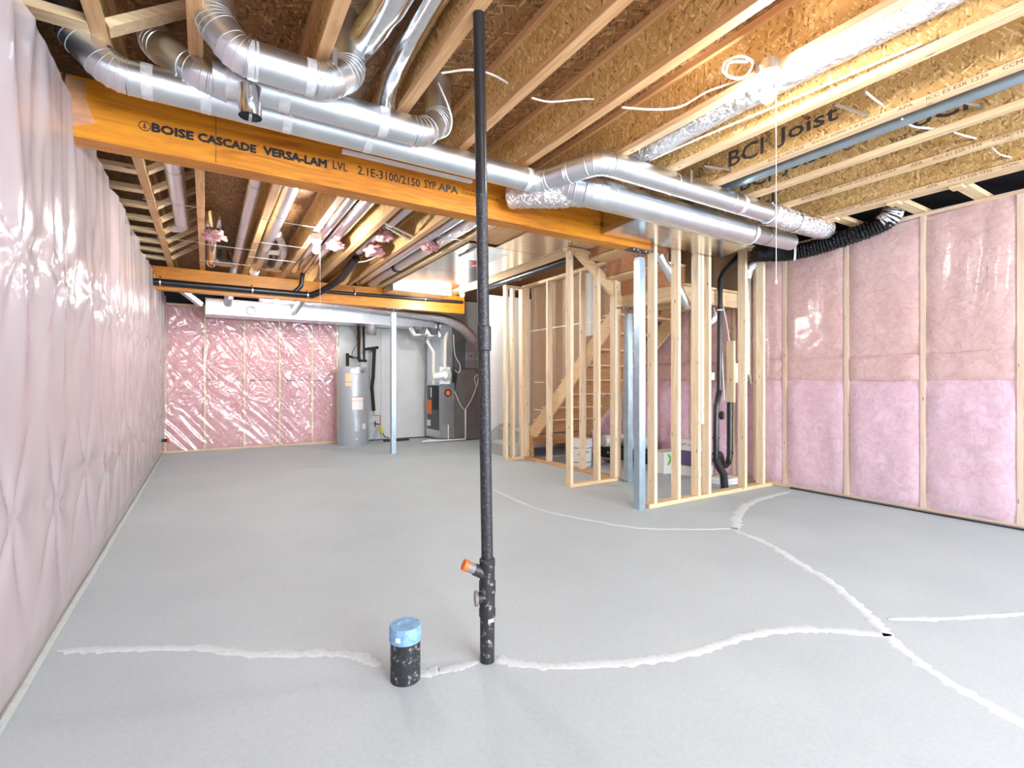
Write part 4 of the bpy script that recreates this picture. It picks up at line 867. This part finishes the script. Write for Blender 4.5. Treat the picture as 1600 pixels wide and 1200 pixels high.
# ------------------------------------------------------------------ things stored below the stairs
t = thing('bucket', 'white plastic pail with a lid rim behind the closet studs', 'bucket', (4.43, 5.35, 0))
MB().lathe([(.125, 0), (.135, .01), (.145, .27), (.153, .275), (.153, .29), (.147, .295), (.156, .33), (.156, .345), (.148, .35), (.148, .37), (.152, .375), (.14, .385)], (4.43, 5.35, 0), 32).build('pail', 'white', t, True, 35)
cdb = Vector((-4.43, -5.35, 0)).normalized(); sdb = Vector((-cdb.y, cdb.x, 0))
for k, (z0, z1, m_) in enumerate(((.06, .068, 'black'), (.255, .262, 'ink_grey'))): MB().lathe([(.138+z0*.03, z0), (.139+z1*.03, z1)], (4.43, 5.35, 0), 32).build('printed_band', m_, t)
o_ = Vector((4.43, 5.35, 0))+cdb*.149
text_mesh('lettering', 'Classic', 'ink', t, o_+sdb*-.0+Vector((0, 0, .20)), sdb, (0, 0, 1), .10, .035, .02); text_mesh('lettering', 'W', 'ink', t, o_-sdb*.05+Vector((0, 0, .16)), sdb, (0, 0, 1), .04, .03, .02)
t = thing('carton', 'flat black carton lying on a low wooden pallet under the stairs', 'carton', (5.05, 5.0, .1))
MB().box((4.86, 4.62, .085), (5.32, 5.5, .22)).build('box', 'black', t, bevel=.004)
for dy in (5.28, 5.23): MB().lathe([(.012, 0), (.012, .002)], (4.859, dy, .16), 12, (-1, 0, 0)).build('round_mark', 'label_white', t)
t = thing('pallet', 'low wooden pallet under the black carton', 'pallet', (5.05, 5.0, 0))
for y in (4.6, 5.0, 5.4): boxpiece('runner', (4.84, y, 0), (5.34, y+.09, .06), 'carton_brown', t)
for x in (4.84, 5.02, 5.2): boxpiece('slat', (x, 4.56, .06), (x+.13, 5.52, .083), 'carton_brown', t)
t = thing('carton', 'white carton with a green chevron behind the steel post', 'carton', (5.0, 4.6, .1))
MB().box((4.90, 4.30, 0), (5.35, 4.56, .27)).build('box', 'label_white', t, bevel=.004)
MB().prism([(4.95, 4.298, .25), (4.985, 4.298, .25), (5.04, 4.298, .18), (4.985, 4.298, .11), (4.95, 4.298, .11), (5.0, 4.298, .18)], (0, -.002, 0)).build('chevron', 'green', t)
for k, (a, b, r) in enumerate((((4.86, 5.38, .315), (5.34, 5.30, .315), .09), ((4.92, 4.95, .315), (5.34, 4.88, .315), .09))):
    tag(MB().tube([a, Vector(a)*.98+Vector(b)*.02, b], [r*.93, r, r], 24).build('plastic_roll', 'plasticwrap', None, True, 40), ('grey plastic wrapped roll on the black carton beside the closet corner', 'grey plastic wrapped roll on the black carton beside the white chevron carton')[k], 'roll')
t = thing('carton', 'white carton with orange script resting on a purple printed carton', 'carton', (5.2, 4.12, .26))
MB().box((5.10, 3.98, .30), (5.36, 4.24, .44)).build('box', 'label_white', t, bevel=.003); text_mesh('lettering', 'ePulp', 'kraft', t, (5.13, 3.979, .355), (1, 0, 0), (0, 0, 1), .16, .04, .02); text_mesh('lettering', 'ePulp', 'kraft', t, (5.099, 4.2, .355), (0, -1, 0), (0, 0, 1), .16, .04, .02)
t = thing('carton', 'purple and grey printed carton between two white cartons', 'carton', (5.2, 4.12, .1))
MB().box((5.08, 3.96, .122), (5.36, 4.26, .298)).build('box', 'purple', t, bevel=.003); MB().box((5.09, 3.9585, .14), (5.17, 3.9598, .29)).build('panel_print', 'plasticwrap', t); MB().box((5.2, 3.9585, .14), (5.30, 3.9598, .20)).build('panel_print', 'kraft', t)
t = thing('carton', 'low white carton with a black corner at the bottom of the carton stack', 'carton', (5.2, 4.12, 0))
MB().box((5.06, 3.94, 0), (5.37, 4.28, .12)).build('box', 'label_white', t, bevel=.003); MB().box((5.058, 3.938, .055), (5.14, 3.9395, .11)).build('corner_print', 'black', t)
for k in range(2): tag(MB().box((4.93-.01*k, 3.44+.006*k, .001+.036*k), (5.19+.01*k, 3.66, .035+.036*k)).build('foam_board', 'bright_white', None, bevel=.003), ('lower white foam slab on the floor below the trap', 'upper white foam slab stacked below the trap')[k], 'foam slab')
# orange capped stub through the wall in the far corner
t = thing('pipe_stub', 'small black pipe stub with an orange cap poking from the far wall corner', 'pipe', (XL, 9.45, .2))
MB().tube([(XL-.03, 9.42, .25), (XL+.09, 9.42, .25)], .026, 16).build('pipe', 'abs', t, True, 50); MB().tube([(XL+.085, 9.42, .25), (XL+.115, 9.42, .25)], .036, 16).build('cap', 'orange', t, True, 50)
